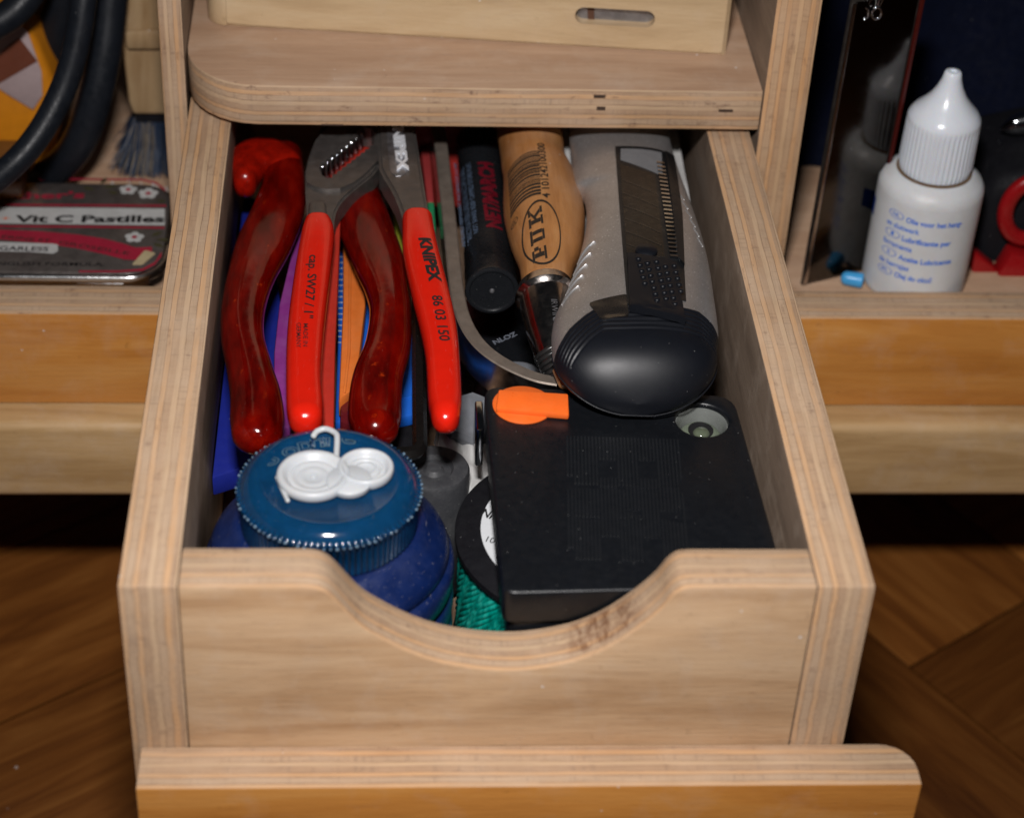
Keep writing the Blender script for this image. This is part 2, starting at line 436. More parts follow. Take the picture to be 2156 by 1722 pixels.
for x0, x1 in ((-22, -.72), (16.85, 42)):
    obj('compartment_floor', box(x0, x1, 17.44, 40, -5.9, -5.2, .02), MAT['face_shelf'], CAB, smooth=35)
obj('back_board', box(-22, 42, 40.02, 41, -7.6, 20, .02), plain('dark_back_board', (.05, .035, .025), .7, dust=.1), CAB)  # dark base colour stands in for the shade at the back

# ================================================================== THE DRAWER
DR = thing('drawer', (0, 0, -7.6), 'open beech plywood drawer full of hand tools with a scooped finger notch in its front', 'drawer')
b = box(0, 1.2, 0, 27, -7.4, 0, .06); two(b, 'x', 0, 0)
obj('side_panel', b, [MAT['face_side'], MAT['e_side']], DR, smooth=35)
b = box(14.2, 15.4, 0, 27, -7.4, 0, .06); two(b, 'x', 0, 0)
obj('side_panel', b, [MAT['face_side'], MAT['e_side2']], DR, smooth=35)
notch = [(3.72, -.02), (3.98, -.06), (4.2, -.2), (4.42, -.48), (4.68, -.86), (4.95, -1.18), (5.3, -1.46), (5.8, -1.80), (6.4, -2.10), (7.0, -2.27), (7.6, -2.36), (8.2, -2.37),
         (8.8, -2.27), (9.4, -2.08), (9.95, -1.76), (10.4, -1.36), (10.8, -.92), (11.05, -.58), (11.22, -.26), (11.42, -.06), (11.7, -.02)]
nn = cat([(a_, b_, 0) for a_, b_ in notch], 60)
fp = [(1.205, -7.4), (1.205, -.02)]+[(q[0], q[1]) for q in nn]+[(14.195, -.02), (14.195, -7.4)]
fp_b = prism(fp, 1.2, (Vector((0, .004, 0)), Vector((1, 0, 0)), Vector((0, 0, 1)), Vector((0, 1, 0))), r=.05, ang=50)
two(fp_b, 'y', 0, 0)
for f in fp_b.faces: pass
obj('front_panel', fp_b, [MAT['face_front'], MAT['e_front']], DR, smooth=35)
obj('back_panel', box(1.21, 14.19, 25.8, 27, -7.4, -.3, .04), MAT['face_front'], DR)
obj('bottom_panel', box(1.21, 14.19, 1.21, 25.79, -7.35, -6.9, .0), MAT['face_shelf'], DR)
sp = [(.18, -1.2), (16.9, -1.2)]
for i in range(7):
    a = PI/2*i/6; sp.append((16.9-.75+.75*math.cos(a), -.75+.74*math.sin(a)))
sp += [(.18, -.01)]
b = prism(sp, 3.06, (Vector((0, 0, -7.68)), Vector((1, 0, 0)), Vector((0, 1, 0)), Vector((0, 0, 1))), r=.05, ang=40)
for f in b.faces:
    f.normal_update(); f.material_index = 0 if f.normal.y < -.6 else 1
obj('front_strip', b, [MAT['varnish'], MAT['e_strip']], DR, smooth=35)


# ================================================================== BOX ON THE SHELF
A0 = Vector((.35, 21.42, 1.41)); ub = Vector((math.cos(math.radians(-5.0)), math.sin(math.radians(-5.0)), 0)); vb = Vector((-ub.y, ub.x, 0))
BX = thing('wooden_box', A0+ub*7+vb*3, 'pale wooden box with a slotted metal catch standing askew on the shelf above the drawer', 'box')
# plan outline with rounded corners, u along the front
LB = 14.5
pl = rrect(0, LB, -.02, 7, .45, 6)
# front wall with a slot
def front_fr(o): return (A0+vb*o+Vector((0, 0, 0)), ub, Vector((0, 0, 1)), vb)
slot = rrect(10.25, 12.45, .72, 1.22, .249, 8)
fr = prism([(.62, 0), (LB-.12, 0), (LB-.12, 2.6), (.62, 2.6)], .8, front_fr(0), r=0, holes=[slot[::-1]])
bmesh.ops.bevel(fr, geom=[e for e in fr.edges if all(abs((v.co-A0).dot(vb)) < .01 and abs(v.co.z-A0.z) < .01 for v in e.verts)], offset=.07, segments=2, affect='EDGES')
obj('front_wall', fr, MAT['pine'], BX, smooth=30)
lc = prism([(0.0, .7)]+[(.62-.62*math.cos(a_*PI/16), .62-.62*math.sin(a_*PI/16)) for a_ in range(0, 9)]+[(.62, 6.9), (0, 6.9)], 2.6, (A0, ub, vb, Vector((0, 0, 1))), r=.04, ang=40)
obj('side_wall', lc, MAT['pine'], BX, smooth=35)
obj('side_wall', prism([(LB-.12, 0), (LB, .12), (LB, 6.9), (LB-.12, 6.9)], 2.6, (A0, ub, vb, Vector((0, 0, 1)))), MAT['pine'], BX, smooth=35)
obj('back_wall', prism([(.63, 6.2), (LB-.13, 6.2), (LB-.13, 6.9), (.63, 6.9)], 2.6, (A0, ub, vb, Vector((0, 0, 1)))), MAT['pine'], BX)
obj('lid', prism([(.1, .3), (LB-.1, .3), (LB-.1, 6.8), (.1, 6.8)], .3, (A0+Vector((0, 0, 2.61)), ub, vb, Vector((0, 0, 1))), r=.05), MAT['pine'], BX)
MAT['steel_dull'] = plain('dull_zinc_steel', (.34, .34, .36), .45, .9, dust=.3, mottle=.5, smudge=.5, smudge_col=(.16, .14, .13))
obj('metal_catch', prism([(10.0, .5), (12.7, .5), (12.7, 1.4), (10.0, 1.4)], .1, front_fr(.32)), MAT['steel_dull'], BX)
obj('catch_stain', prism([(10.62, .70), (10.80, .70), (10.76, 1.23), (10.56, 1.23)], .02, front_fr(.29)), plain('rust_brown', (.10, .045, .025), .7), BX)

# ================================================================== JAR
JC = Vector((4.14, 4.06, -6.9))
JR = thing('blue_jar', JC, 'dark blue round jar with a translucent ribbed blue screw lid, front left of the drawer', 'jar')
MAT['jar'] = plain('blue_jar_plastic', (.004, .014, .075), .33, 0, dust=.45, mottle=.25, scratch=.3, smudge=.35, smudge_col=(.045, .06, .15))
MAT['jar_lid'] = plain('translucent_blue_lid', (.004, .052, .14), .12, 0, dust=.2, mottle=.3, trans=.25, coat=.5, bump=.06, bscale=6, sss=.3, scratch=.1)
prof = [(0, -.04), (2.3, -.04)]
for z0, z1 in ((.05, .80), (.90, 1.65), (1.75, 2.5), (2.6, 3.35), (3.45, 4.2)):
    prof += [(2.58, z0-.05), (2.70, z0+.02), (2.78, z0+.12), (2.81, (z0+z1)/2), (2.79, z1-.12), (2.72, z1-.02), (2.58, z1+.03)]
prof += [(2.58, 4.26), (2.66, 4.30), (2.68, 4.42), (2.60, 4.60), (2.42, 4.80), (2.2, 4.98), (2.1, 5.1), (2.0, 5.12), (1.72, 5.12), (1.7, 5.9), (0, 5.9)]
obj('body', lathe(prof, JC, n=96), MAT['jar'], JR, smooth=40)
LT = JC.z+6.42      # top of lid = -.48
def lid_prof():
    return [(0, 0), (1.80, 0), (1.90, .05), (1.92, .1), (1.92, .86), (1.97, .90), (1.985, 1.0), (1.93, 1.05), (1.90, 1.10), (1.82, 1.20), (1.70, 1.27), (1.58, 1.30), (1.48, 1.28), (1.42, 1.235), (0, 1.225)]
Z0 = LT-1.305
def lid_ripple(k, a):
    s_ = math.cos(90*a)
    if 3 <= k <= 4: return .045*s_
    if 5 <= k <= 6: return .055*s_
    return 0
LIDB = lathe(lid_prof(), (JC.x, JC.y, Z0), n=720, ripple=lid_ripple)
LID = obj('lid', LIDB, MAT['jar_lid'], JR, smooth=50)
wt = bmesh.new()
for k in range(90):
    if math.sin(k*1.7)+math.sin(k*.37) < -.9: continue
    a = 2*PI*k/90; c = Vector((JC.x+2.025*math.cos(a), JC.y+2.025*math.sin(a), Z0+.97+.01*math.sin(k*3)))
    bmesh.ops.create_icosphere(wt, subdivisions=1, radius=.034+.008*math.sin(k*2.3), matrix=Matrix.Translation(c))
obj('worn_knurls', wt, plain('worn_pale_blue', (.16, .25, .34), .4, dust=0), LID, smooth=60)
# embossed name, in an arc
def on_lid(px, py): return at(px, py, z=LT-.06)
MAT['emboss'] = plain('embossed_blue', (.07, .13, .18), .3, 0, dust=.1, coat=.3)
lc_ = Vector((JC.x, JC.y, LT-.065))
em = bmesh.new()
for ch, px, py in (('S', 570, 968), ('o', 611, 950), ('p', 643, 938), ('h', 668, 931), ('i', 690, 929), ('e', 735, 924)):
    p0 = at(px, py, z=LT-.06); d = Vector((p0.x-JC.x, p0.y-JC.y+1.1, 0)).normalized(); tdir = Vector((d.y, -d.x, 0))
    for off, zz_, mt_ in ((.03, .014, 0), (-.012, .020, 1)):
        bm, x0, x1 = text_bm(ch, bold=off)
        for v in bm.verts:
            v.co = Vector((p0.x, p0.y, LT-.07))+d*(-.17+v.co.y*.66)+tdir*((v.co.x-(x0+x1)/2)*.74)+Vector((0, 0, zz_))
        for f in bm.faces: f.material_index = mt_
        me_ = bpy.data.meshes.new('q'); bm.to_mesh(me_); bm.free(); em.from_mesh(me_); bpy.data.meshes.remove(me_)
obj('embossed_name', em, [MAT['emboss'], MAT['jar_lid']], LID)
# white charm made of two little dishes and a hooked stem
CH = thing('white_charm', lc_+Vector((0, 0, .01)), 'white plastic figure of two joined round dishes with a hooked stem on the jar lid', 'charm')
MAT['white'] = plain('white_plastic', (.52, .54, .56), .35, 0, dust=.0, mottle=.05, smudge=.25, smudge_col=(.5, .45, .38), sss=.1)
def dish(c, R): return lathe([(0, 0), (R*.94, 0), (R, .06), (R, .18), (R*.96, .23), (R*.88, .245), (R*.80, .22), (R*.74, .13), (R*.68, .10), (R*.62, .13), (R*.54, .13), (R*.48, .09), (R*.4, .10), (R*.33, .12), (R*.26, .09), (R*.12, .085), (R*.07, .085), (R*.04, .03), (0, .03)], c, n=64)
c1 = at(660, 1000, z=LT+.1); c2 = at(770, 986, z=LT+.1); c1.z = c2.z = LT-.045
wb = dish(c1, .80); d2 = dish(c2+Vector((0, 0, .012)), .615); join(wb, d2)
mid = (c1*.42+c2*.58)
join(wb, lathe([(0, 0), (.46, 0), (.5, .05), (.5, .15), (.44, .2), (0, .2)], mid+Vector((.12, -.30, 0)), n=32))
WD = obj('figure', wb, MAT['white'], CH, smooth=50)
st = [at(708, 962, z=LT+.08), at(710, 925, z=LT+.14), at(706, 912, z=LT+.14), at(686, 903, z=LT+.12), at(668, 908, z=LT+.09), at(660, 918, z=LT+.06)]
obj('stem', tube([tuple(p) for p in st], .068, 40, 12, r0=.05, r1=.05), MAT['white'], CH, smooth=60)
obj('foot', tube([tuple(at(584, 1005, z=LT+.02)), tuple(at(592, 1025, z=LT+.02)), tuple(at(606, 1054, z=LT+.02))], .05, 16, 10, r0=.04, r1=.04), MAT['white'], CH, smooth=60)

# ================================================================== SPOOL OF TEAL CORD
SC = Vector((10.02, 5.35, -6.9))
SP = thing('cord_spool', SC, 'spool of shiny teal twisted cord with black rims, partly under the black tape measure', 'spool')
MAT['blk'] = plain('black_plastic', (.006, .007, .009), .34, 0, dust=.35, mottle=.2, bump=.15, bscale=30)
MAT['blk_matte'] = plain('black_rubber', (.007, .007, .009), .6, 0, dust=.3, spec=.2, mottle=.25, bump=.3, bscale=25)
obj('rim', lathe([(0, 0), (3.0, 0), (3.0, .2), (0, .2)], SC, n=96), MAT['blk_matte'], SP, smooth=40)
obj('rim', lathe([(0, 0), (2.95, 0), (3.02, .05), (3.02, .20), (2.94, .26), (0, .26)], SC+Vector((0, 0, 3.46)), n=96), MAT['blk_matte'], SP, smooth=40)
MAT['paper_label'] = plain('white_paper_label', (.62, .64, .66), .55, 0, dust=.05, mottle=.06)
LBL = obj('label', lathe([(0, 0), (2.42, 0), (2.42, .012), (0, .012)], SC+Vector((0, 0, 3.725)), n=96), MAT['paper_label'], SP, smooth=30)
MAT['ink'] = plain('black_ink', (.012, .012, .013), .5, 0, dust=.0, mottle=.1, bump=0)
obj('lettering', write('Nr. 8', at(1011, 1085, z=-3.16), at(1060, 1102, z=-3.16), .28, (-.3, 1, 0), bold=.02), MAT['ink'], LBL)
obj('lettering', write('10 m', at(1022, 1140, z=-3.16), at(1062, 1150, z=-3.16), .2, (-.3, 1, 0), bold=.0), MAT['ink'], LBL)
s_ = NT('teal_cord')
v_ = s_.mapv((2.2, 2.2, 2.2))
n_ = s_.noise(1.2, 3, .6, s_.mapv((5, 5, 1.5)))
s_.set(Base_Color=s_.ramp(n_, [(.3, (.0, .14, .11)), (.5, (.0, .36, .28)), (.7, (.04, .58, .46))]), Roughness=.28, Coat_Weight=.15)
MAT['teal'] = s_.m
# the wound cord: two layers of sloping turns, each turn a fat twisted ridge
cr_ = bmesh.new()
for lay_, (slope, rr, nn_) in enumerate(((.8, 2.86, 190), (-.9, 2.74, 60))):
    for k in range(nn_):
        a0 = 2*PI*k/nn_; P = []
        for i in range(9):
            t = i/8; a = a0+slope*(t-.5)+.03*math.sin(k*7.1+i)
            r_ = rr+.03*math.sin(i*2.2+k*1.7)
            P.append((SC.x+r_*math.cos(a), SC.y+r_*math.sin(a), SC.z+.24+t*3.2))
        join(cr_, sweep([p+(.062, .055) for p in P], 30, 8, 2.0, up=(math.cos(a0), math.sin(a0), 0)))
obj('wound_cord', cr_, MAT['teal'], SP, smooth=60)
obj('core', lathe([(0, 0), (2.65, 0), (2.65, 3.2), (0, 3.2)], SC+Vector((0, 0, .22)), n=64), plain('dark_teal_core', (.0, .06, .055), .6), SP)

# ================================================================== TAPE MEASURE
TZ = -1.28
TP = thing('tape_measure', (10.7, 4.8, -3.13), 'flat black tape measure with an orange lever and a round bubble level', 'tape measure')
T0, T1, T2, T3 = at(1018, 812, z=TZ), at(1544, 832, z=TZ), Vector((13.95, 1.42, TZ)), at(1060, 1248, z=TZ)
def rpoly(pts, r, n=6):
    """round the corners of a convex polygon (2D tuples)"""
    o = []; N = len(pts)
    for i in range(N):
        p = Vector(pts[i][:2]); a = (Vector(pts[i-1][:2])-p).normalized(); b_ = (Vector(pts[(i+1) % N][:2])-p).normalized()
        rr = r[i] if isinstance(r, (list, tuple)) else r
        for k in range(n+1):
            t = k/n; q = (1-t)**2*(p+a*rr)+2*t*(1-t)*p+t*t*(p+b_*rr); o.append((q.x, q.y))
    return o
ident = lambda z: (Vector((0, 0, z)), Vector((1, 0, 0)), Vector((0, 1, 0)), Vector((0, 0, 1)))
tp = [T3, T2, T1, T0]
lv = at(1478, 882, z=TZ)
hole = [(lv.x+.62*math.cos(a*PI/20), lv.y-.02+.62*math.sin(a*PI/20)) for a in range(40)]
tb = prism(rpoly(tp, [.3, .3, .55, .45]), .9, ident(TZ-.9), holes=[hole[::-1]])
bev(tb, .10, 3, 60)
TT = tree(tb)
obj('case', tb, MAT['blk'], TP, smooth=40)
lowp = [(p.x+(.14 if i in (0, 3) else -.12), p.y+(.10 if i < 2 else -.1)) for i, p in enumerate(tp)]
obj('lower_case', prism(rpoly(lowp, .3), .93, ident(TZ-1.84), r=.06, ang=50), MAT['blk'], TP, smooth=40)
MAT['orange'] = plain('orange_plastic', (.85, .14, .018), .38, 0, dust=.08, mottle=.12, smudge=.15, smudge_col=(.6, .2, .08), sss=.1)
oc = at(1101, 854, z=TZ)
od = lathe([(0, 0), (.72, 0), (.72, .03), (.69, .05), (0, .05)], (oc.x, oc.y, TZ+.005), n=64)
LVR = obj('lever_disc', od, MAT['orange'], TP, smooth=40)
q0, q1, q2, q3 = at(1044, 854, z=TZ+.25), at(1199, 868, z=TZ+.25), at(1196, 831, z=TZ+.25), at(1050, 822, z=TZ+.25)
lb_ = prism(rpoly([q0, q1, q2, q3], .06), .27, ident(TZ+.02), r=.05, ang=50)
for v in lb_.verts:
    if v.co.z > TZ+.15 and v.co.y < (q0.y+q3.y)/2-.05: v.co.z -= .10
obj('lever', lb_, MAT['orange'], TP, smooth=30)
MAT['level_glass'] = plain('pale_green_level_glass', (.30, .36, .26), .08, 0, dust=.1, mottle=.4, coat=.5, trans=.55, smudge=.2, smudge_col=(.5, .5, .45))
lvx, lvy = lv.x, lv.y-.02
obj('level_cup', lathe([(0, 0), (.615, 0), (.615, .62), (.60, .62), (.54, .45), (.53, .06), (0, .05)], (lvx, lvy, TZ-.75), n=64), plain('grey_cup_plastic', (.16, .17, .16), .25, 0, dust=.2, coat=.3), TP, smooth=40)
LG = obj('bubble_level', lathe([(0, 0), (.50, 0), (.52, .05), (.52, .18), (.44, .28), (.3, .34), (0, .36)], (lvx, lvy, TZ-.68), n=48), MAT['level_glass'], TP, smooth=60)
obj('bubble', lathe([(0, 0), (.13, .02), (.2, .08), (.2, .13), (.13, .19), (0, .2)], (lvx+.0, lvy-.12, TZ-.42), n=32), plain('dark_bubble', (.10, .12, .08), .05, 0, coat=1., dust=0, bump=0), LG, smooth=60)
obj('level_ring', lathe([(.27, 0), (.30, 0), (.30, .03), (.27, .03)], (lvx, lvy, TZ-.335), n=48), MAT['ink'], LG)
# ribbed emblem: fine raised ribs with two blank squares
rb = bmesh.new()
a0, a1, a2 = at(1192, 920, z=TZ), at(1432, 928, z=TZ), at(1196, 1130, z=TZ)
ru = (a1-a0); rv = (a2-a0); nr = 32
for i in range(nr):
    u0 = i/nr; u1 = u0+.5/nr
    segs = [(0, .22), (.42, .50), (.53, .98)] if .27 < u0 < .42 or .62 < u0 < .77 else ([(0, .48), (.54, .8), (.84, 1.2)] if u0 < .5 else [(0, .48), (.5, .72), (.76+.2*(u0-.5), 1.2)])
    if u0 < .04 or u0 > .96: segs = [(.0, .4), (.55, 1.1)]
    for s0, s1 in segs:
        vs = []
        for (uu, vv) in ((u0, s0), (u1, s0), (u1, s1), (u0, s1)): vs.append(a0+ru*uu+rv*vv)
        join(rb, prism([(p.x, p.y) for p in vs], .045, ident(TZ-.002)))
obj('ribbed_emblem', rb, plain('ribbed_black_plastic', (.011, .012, .014), .30, 0, dust=.2), TP)
# chrome hook on the left side
MAT['chrome'] = plain('chrome', (.55, .56, .58), .12, 1., dust=.15, mottle=.1, bump=.04)
MAT['dark_steel'] = plain('dark_burnished_steel', (.105, .09, .08), .42, .85, dust=.25, mottle=.4, bump=.25, bscale=60, smudge=.4, smudge_col=(.15, .13, .12), scratch=.08)
hk0 = at(1016, 836, z=TZ-.1)
obj('hook', box(T0.x-.22, T0.x-.03, hk0.y-1.2, hk0.y-.1, TZ-1.25, TZ-.12, .05), MAT['chrome'], TP, smooth=40)

# ================================================================== SNAP-OFF CUTTER
MAT['silver'] = None
s_ = NT('silver_sparkle_plastic')
v2 = s_.n('ShaderNodeTexVoronoi'); v2.inputs['Scale'].default_value = 13; s_.l(s_.co, v2.inputs['Vector'])
sp2 = s_.n('ShaderNodeSeparateColor'); s_.l(v2.outputs['Color'], sp2.inputs[0])
big = s_.math('MULTIPLY', s_.math('LESS_THAN', v2.outputs['Distance'], .22), s_.math('LESS_THAN', sp2.outputs[0], .13))
base = s_.ramp(s_.noise(60, 2, .6), [(.35, (.40, .395, .395)), (.65, (.72, .71, .71))])
base = s_.mix(s_.math('MULTIPLY', s_.ramp(s_.noise(1.5, 5, .7), [(.4, 0.), (.7, 1.)]), .25), base, (.26, .24, .22))
base = s_.mix(big, base, (.95, .97, 1.))
s_.set(Base_Color=base, Roughness=.42, Metallic=.82, Coat_Weight=.10, Coat_Roughness=.3)
s_.bump(s_.noise(70, 2, .6), .25, .02)
MAT['silver'] = s_.m
ct = thing('utility_knife', (11.4, 12, -1.2), 'silver snap-off utility knife with a rounded black rubber butt, beside the right drawer wall', 'knife')
# plan outline: (y_px, left px, right px), converted at the height of the widest point
ZM = -.35
ol = [(250, 1200, 1410), (290, 1203, 1418), (326, 1205, 1428), (364, 1205, 1440), (380, 1207, 1446), (399, 1231, 1452), (445, 1237, 1467), (499, 1229, 1483), (560, 1212, 1496), (619, 1189, 1504), (665, 1169, 1510),
      (704, 1162, 1513), (735, 1163, 1508)]
stn = []
for py, l_, r_ in ol:
    a_ = at(l_, py, z=ZM); b_ = at(r_, py, z=ZM); stn.append(((a_.y+b_.y)/2, a_.x, b_.x))
Q = cat([(y_, a_, b_) for y_, a_, b_ in stn], 150)
yN, aN, bN = Q[-1]; yend = at(1330, 872, z=-1.0).y; LN = yN-yend
def zt0(y): t = (y-yend)/(20-yend); return .45-.62*t-.20*t*t
def zbot(y): return -1.25
def knife_ring(xl, xr, zt, zb):
    xc = (xl+xr)/2; hw = (xr-xl)/2; zc = zb+(zt-zb)*.48; o = []
    for j in range(72):
        t = 2*PI*j/72; c, s = math.cos(t), math.sin(t)
        o.append((xc+math.copysign(abs(c)**(2/2.3), c)*hw, zc+math.copysign(abs(s)**(2/2.2), s)*(zt-zc if s > 0 else zc-zb)))
    return o
RB = [[Vector((p[0], y_, p[1])) for p in knife_ring(a_, b_, zt0(y_)+.06*max(0, 1-abs(y_-yN)/2.5), zbot(y_))] for y_, a_, b_ in Q]
for i in range(1, 41):
    t = math.sin(PI/2*i/40); k = max((1-t**2.5)**(1/2.2), .03); y_ = yN-LN*t
    xc = (aN+bN)/2-.03*t; hw = (bN-aN)/2*k
    zt_ = zt0(yN)+.06-1.15*t**3.2; zb_ = -1.25+.18*t**5
    RB.append([Vector((p[0], y_, p[1])) for p in knife_ring(xc-hw, xc+hw, max(zt_, zb_+.1), zb_)])
full = rings(RB)
# boundary between silver and black in plan
bl = [(1150, 730), (1168, 722), (1200, 690), (1235, 668), (1262, 655), (1300, 657), (1440, 655), (1470, 655), (1500, 668), (1530, 690)]
blw = [at(x_, y_, z=.15) for x_, y_ in bl]
def bound(x):
    for p, q in zip(blw, blw[1:]):
        if p.x <= x <= q.x: return p.y+(q.y-p.y)*(x-p.x)/(q.x-p.x)
    return blw[0].y if x < blw[0].x else blw[-1].y
# refine near the boundary, then cut it by a fine subdivision
es = [e for e in full.edges if all(abs(v.co.y-bound(v.co.x)) < 1.6 for v in e.verts)]
bmesh.ops.subdivide_edges(full, edges=es, cuts=3, use_grid_fill=True)
grip = full.copy()
bmesh.ops.delete(full, geom=[f for f in full.faces if f.calc_center_median().y < bound(f.calc_center_median().x)-.03], context='FACES')
bmesh.ops.delete(grip, geom=[f for f in grip.faces if f.calc_center_median().y >= bound(f.calc_center_median().x)], context='FACES')
for v in grip.verts:
    d = bound(v.co.x)-v.co.y
    g = min(max(d/.2, 0), 1)*.015
    xc = 11.4
    v.co += Vector(((v.co.x-xc)*.006, -.01, g))
    # concentric ridges behind the blade channel
    dd = 1.0*d
    if 0 < d < 1.15 and v.co.z > -.2 and abs(v.co.x-11.4) > .0: v.co.z += .018*math.sin(d*2*PI/.19)
KT = join(full.copy(), grip.copy()); KTREE = tree(KT); KT.free()
obj('body', full, MAT['silver'], ct, smooth=50)
MAT['grip'] = plain('black_grip_rubber', (.005, .006, .009), .42, 0, dust=.25, mottle=.1, bump=.10, bscale=50, rvar=.12, spec=.4)
obj('grip', grip, MAT['grip'], ct, smooth=50)
L_ = [tuple(RB[-1-i][35]+Vector((-.01, -.012, -.16))) for i in range(3, 41)][::-1]; R_ = [tuple(RB[-1-i][0]+Vector((.01, -.012, -.16))) for i in range(3, 41)]
obj('butt_seam', tube(L_+R_, .022, 120, 8), MAT['grip'], ct, smooth=60)
def drop(x, y, tr=KTREE, z0=5):
    h_ = tr.ray_cast(Vector((x, y, z0)), Vector((0, 0, -1))); return h_[0].z if h_[0] is not None else 0
def patch(poly, tr, up_, thick, res=.12, r=0, ang=50):
    """a thin panel laid on the surface below: poly in XY"""
    bm = prism(poly, thick, ident(0))
    bmesh.ops.triangulate(bm, faces=bm.faces)
    for _ in range(5):
        es = [e for e in bm.edges if (e.verts[0].co.xy-e.verts[1].co.xy).length > res*2.5]
        if not es: break
        bmesh.ops.subdivide_edges(bm, edges=es, cuts=1); bmesh.ops.triangulate(bm, faces=[f for f in bm.faces if len(f.verts) > 4])
    for v in bm.verts: v.co.z = drop(v.co.x, v.co.y, tr)+up_+v.co.z-thick
    return bm
def topx(px, py, z=.15): p = at(px, py, z=z); return (p.x, p.y)
MAT['blade'] = plain('brownish_blade_steel', (.045, .04, .036), .3, .8, dust=.15, mottle=.3, bump=.05, smudge=.3, smudge_col=(.08, .07, .06))
MAT['rail'] = plain('dark_rail', (.014, .015, .017), .35, .4, dust=.3)
CHN = obj('blade_channel', patch([topx(1298, 285), topx(1424, 285), topx(1436, 420), topx(1444, 640), topx(1322, 640)], KTREE, .02, .05), MAT['rail'], ct)
obj('blade', patch([topx(1307, 330), topx(1380, 352), topx(1400, 545), topx(1319, 535)], KTREE, .035, .03), MAT['blade'], CHN)
obj('channel_paper_patch', patch([topx(1309, 292), topx(1396, 292), topx(1398, 352), topx(1308, 318)], KTREE, .03, .03), plain('grey_paper_patch', (.16, .165, .175), .6, dust=.2), CHN)  # grey patch standing in for paper seen through the open channel
sg = bmesh.new()
for py in (365, 395, 425, 455, 485, 515):
    A_ = topx(1311+(py-360)*.05, py); B_ = topx(1384+(py-360)*.07, py+34)
    join(sg, patch([A_, (A_[0], A_[1]-.035), (B_[0], B_[1]-.035), B_], KTREE, .045, .02))
obj('snap_lines', sg, plain('snap_line_steel', (.13, .12, .11), .3, .9, dust=0), CHN)
rk = bmesh.new()
for i in range(24):
    py = 322+i*9.6; px = 1384+(py-322)*.115
    A_ = Vector(topx(px, py)); dx = .22
    join(rk, patch([(A_.x, A_.y), (A_.x+dx, A_.y+.02), (A_.x+dx, A_.y-.055), (A_.x, A_.y-.075)], KTREE, .10, .08))
obj('ratchet_teeth', rk, MAT['chrome'], CHN)
er = [topx(1404, 290), topx(1424, 290), topx(1438, 440), topx(1441, 560), topx(1427, 545)]
obj('rail', patch(er, KTREE, .11, .1), MAT['rail'], CHN)
er = [topx(1297, 290), topx(1303, 290), topx(1325, 660), topx(1319, 660)]
obj('rail', patch(er, KTREE, .07, .1), MAT['rail'], CHN)
SLP = [topx(1321, 531, .35), topx(1424, 549, .35), topx(1441, 678, .35), topx(1325, 658, .35)]
slb = patch(rpoly(SLP, .08)[::1], KTREE, .17, .16)
SLT = tree(slb)
SL = obj('slider', slb, MAT['grip'], ct, smooth=35)
obj('slider_lip', patch([topx(1325, 651, .4), topx(1441, 671, .4), topx(1443, 682, .4), topx(1325, 661, .4)], KTREE, .24, .2), MAT['grip'], SL, smooth=35)
dm = bmesh.new()
for i in range(5):
    for j in range(8):
        if i+j*0 < 5:
            px = 1344+i*19+j*3.2; py = 546+j*14.5+i*3+(7 if i % 2 else 0)
            if py > 652 or (i < 1 and j > 4): continue
            X, Y = topx(px, py, .36); z = drop(X, Y, SLT)
            join(dm, lathe([(.075, -.02), (.07, .025), (.045, .045), (.0, .05)], (X, Y, z), n=10))
obj('grip_bumps', dm, MAT['grip'], SL, smooth=60)
X, Y = topx(1361, 526, .3)
obj('knob', lathe([(0, -.1), (.28, -.1), (.28, .12), (.22, .17), (0, .18)], (X, Y, drop(X, Y)), n=32), MAT['grip'], SL, smooth=40)
# dark window left of the slider
obj('butt_window', patch(rpoly([topx(1239, 634, .3), topx(1320, 622, .3), topx(1323, 676, .3), topx(1266, 680, .3)], .12), KTREE, .03, .04), plain('dark_window_plastic', (.014, .012, .011), .25, 0, dust=.15, coat=.3), ct, smooth=35)
# side grooves, glossy little fins on both edges
for i in range(5):
    gm = bmesh.new()
    px = 1248-i*8.5; py = 503+i*25
    P = []
    for k in range(6):
        t = k/5; X, Y = topx(px+4-t*34, py+24*t*t+2*t, .0); z = drop(X, Y)
        P.append((X, Y, z+.01))
    join(gm, sweep([p+(.036*math.sin(PI*(k_+.6)/6.2)+.006, .035) for k_, p in enumerate(P)], 16, 8, 2.0, r0=.03, r1=.03))
    obj('grip_fin', gm, MAT['silver'], ct, smooth=60)
for i in range(6):
    gm = bmesh.new()
    px = 1430+i*8; py = 392+i*19
    P = []
    for k in range(4):
        t = k/3; X, Y = topx(px+t*12, py+13*t, .0); P.append((X, Y, drop(X, Y)+.005))
    join(gm, sweep([p+(.025, .02) for p in P], 8, 8, 2.0, r0=.02, r1=.02))
    obj('grip_fin', gm, MAT['silver'], ct, smooth=60)

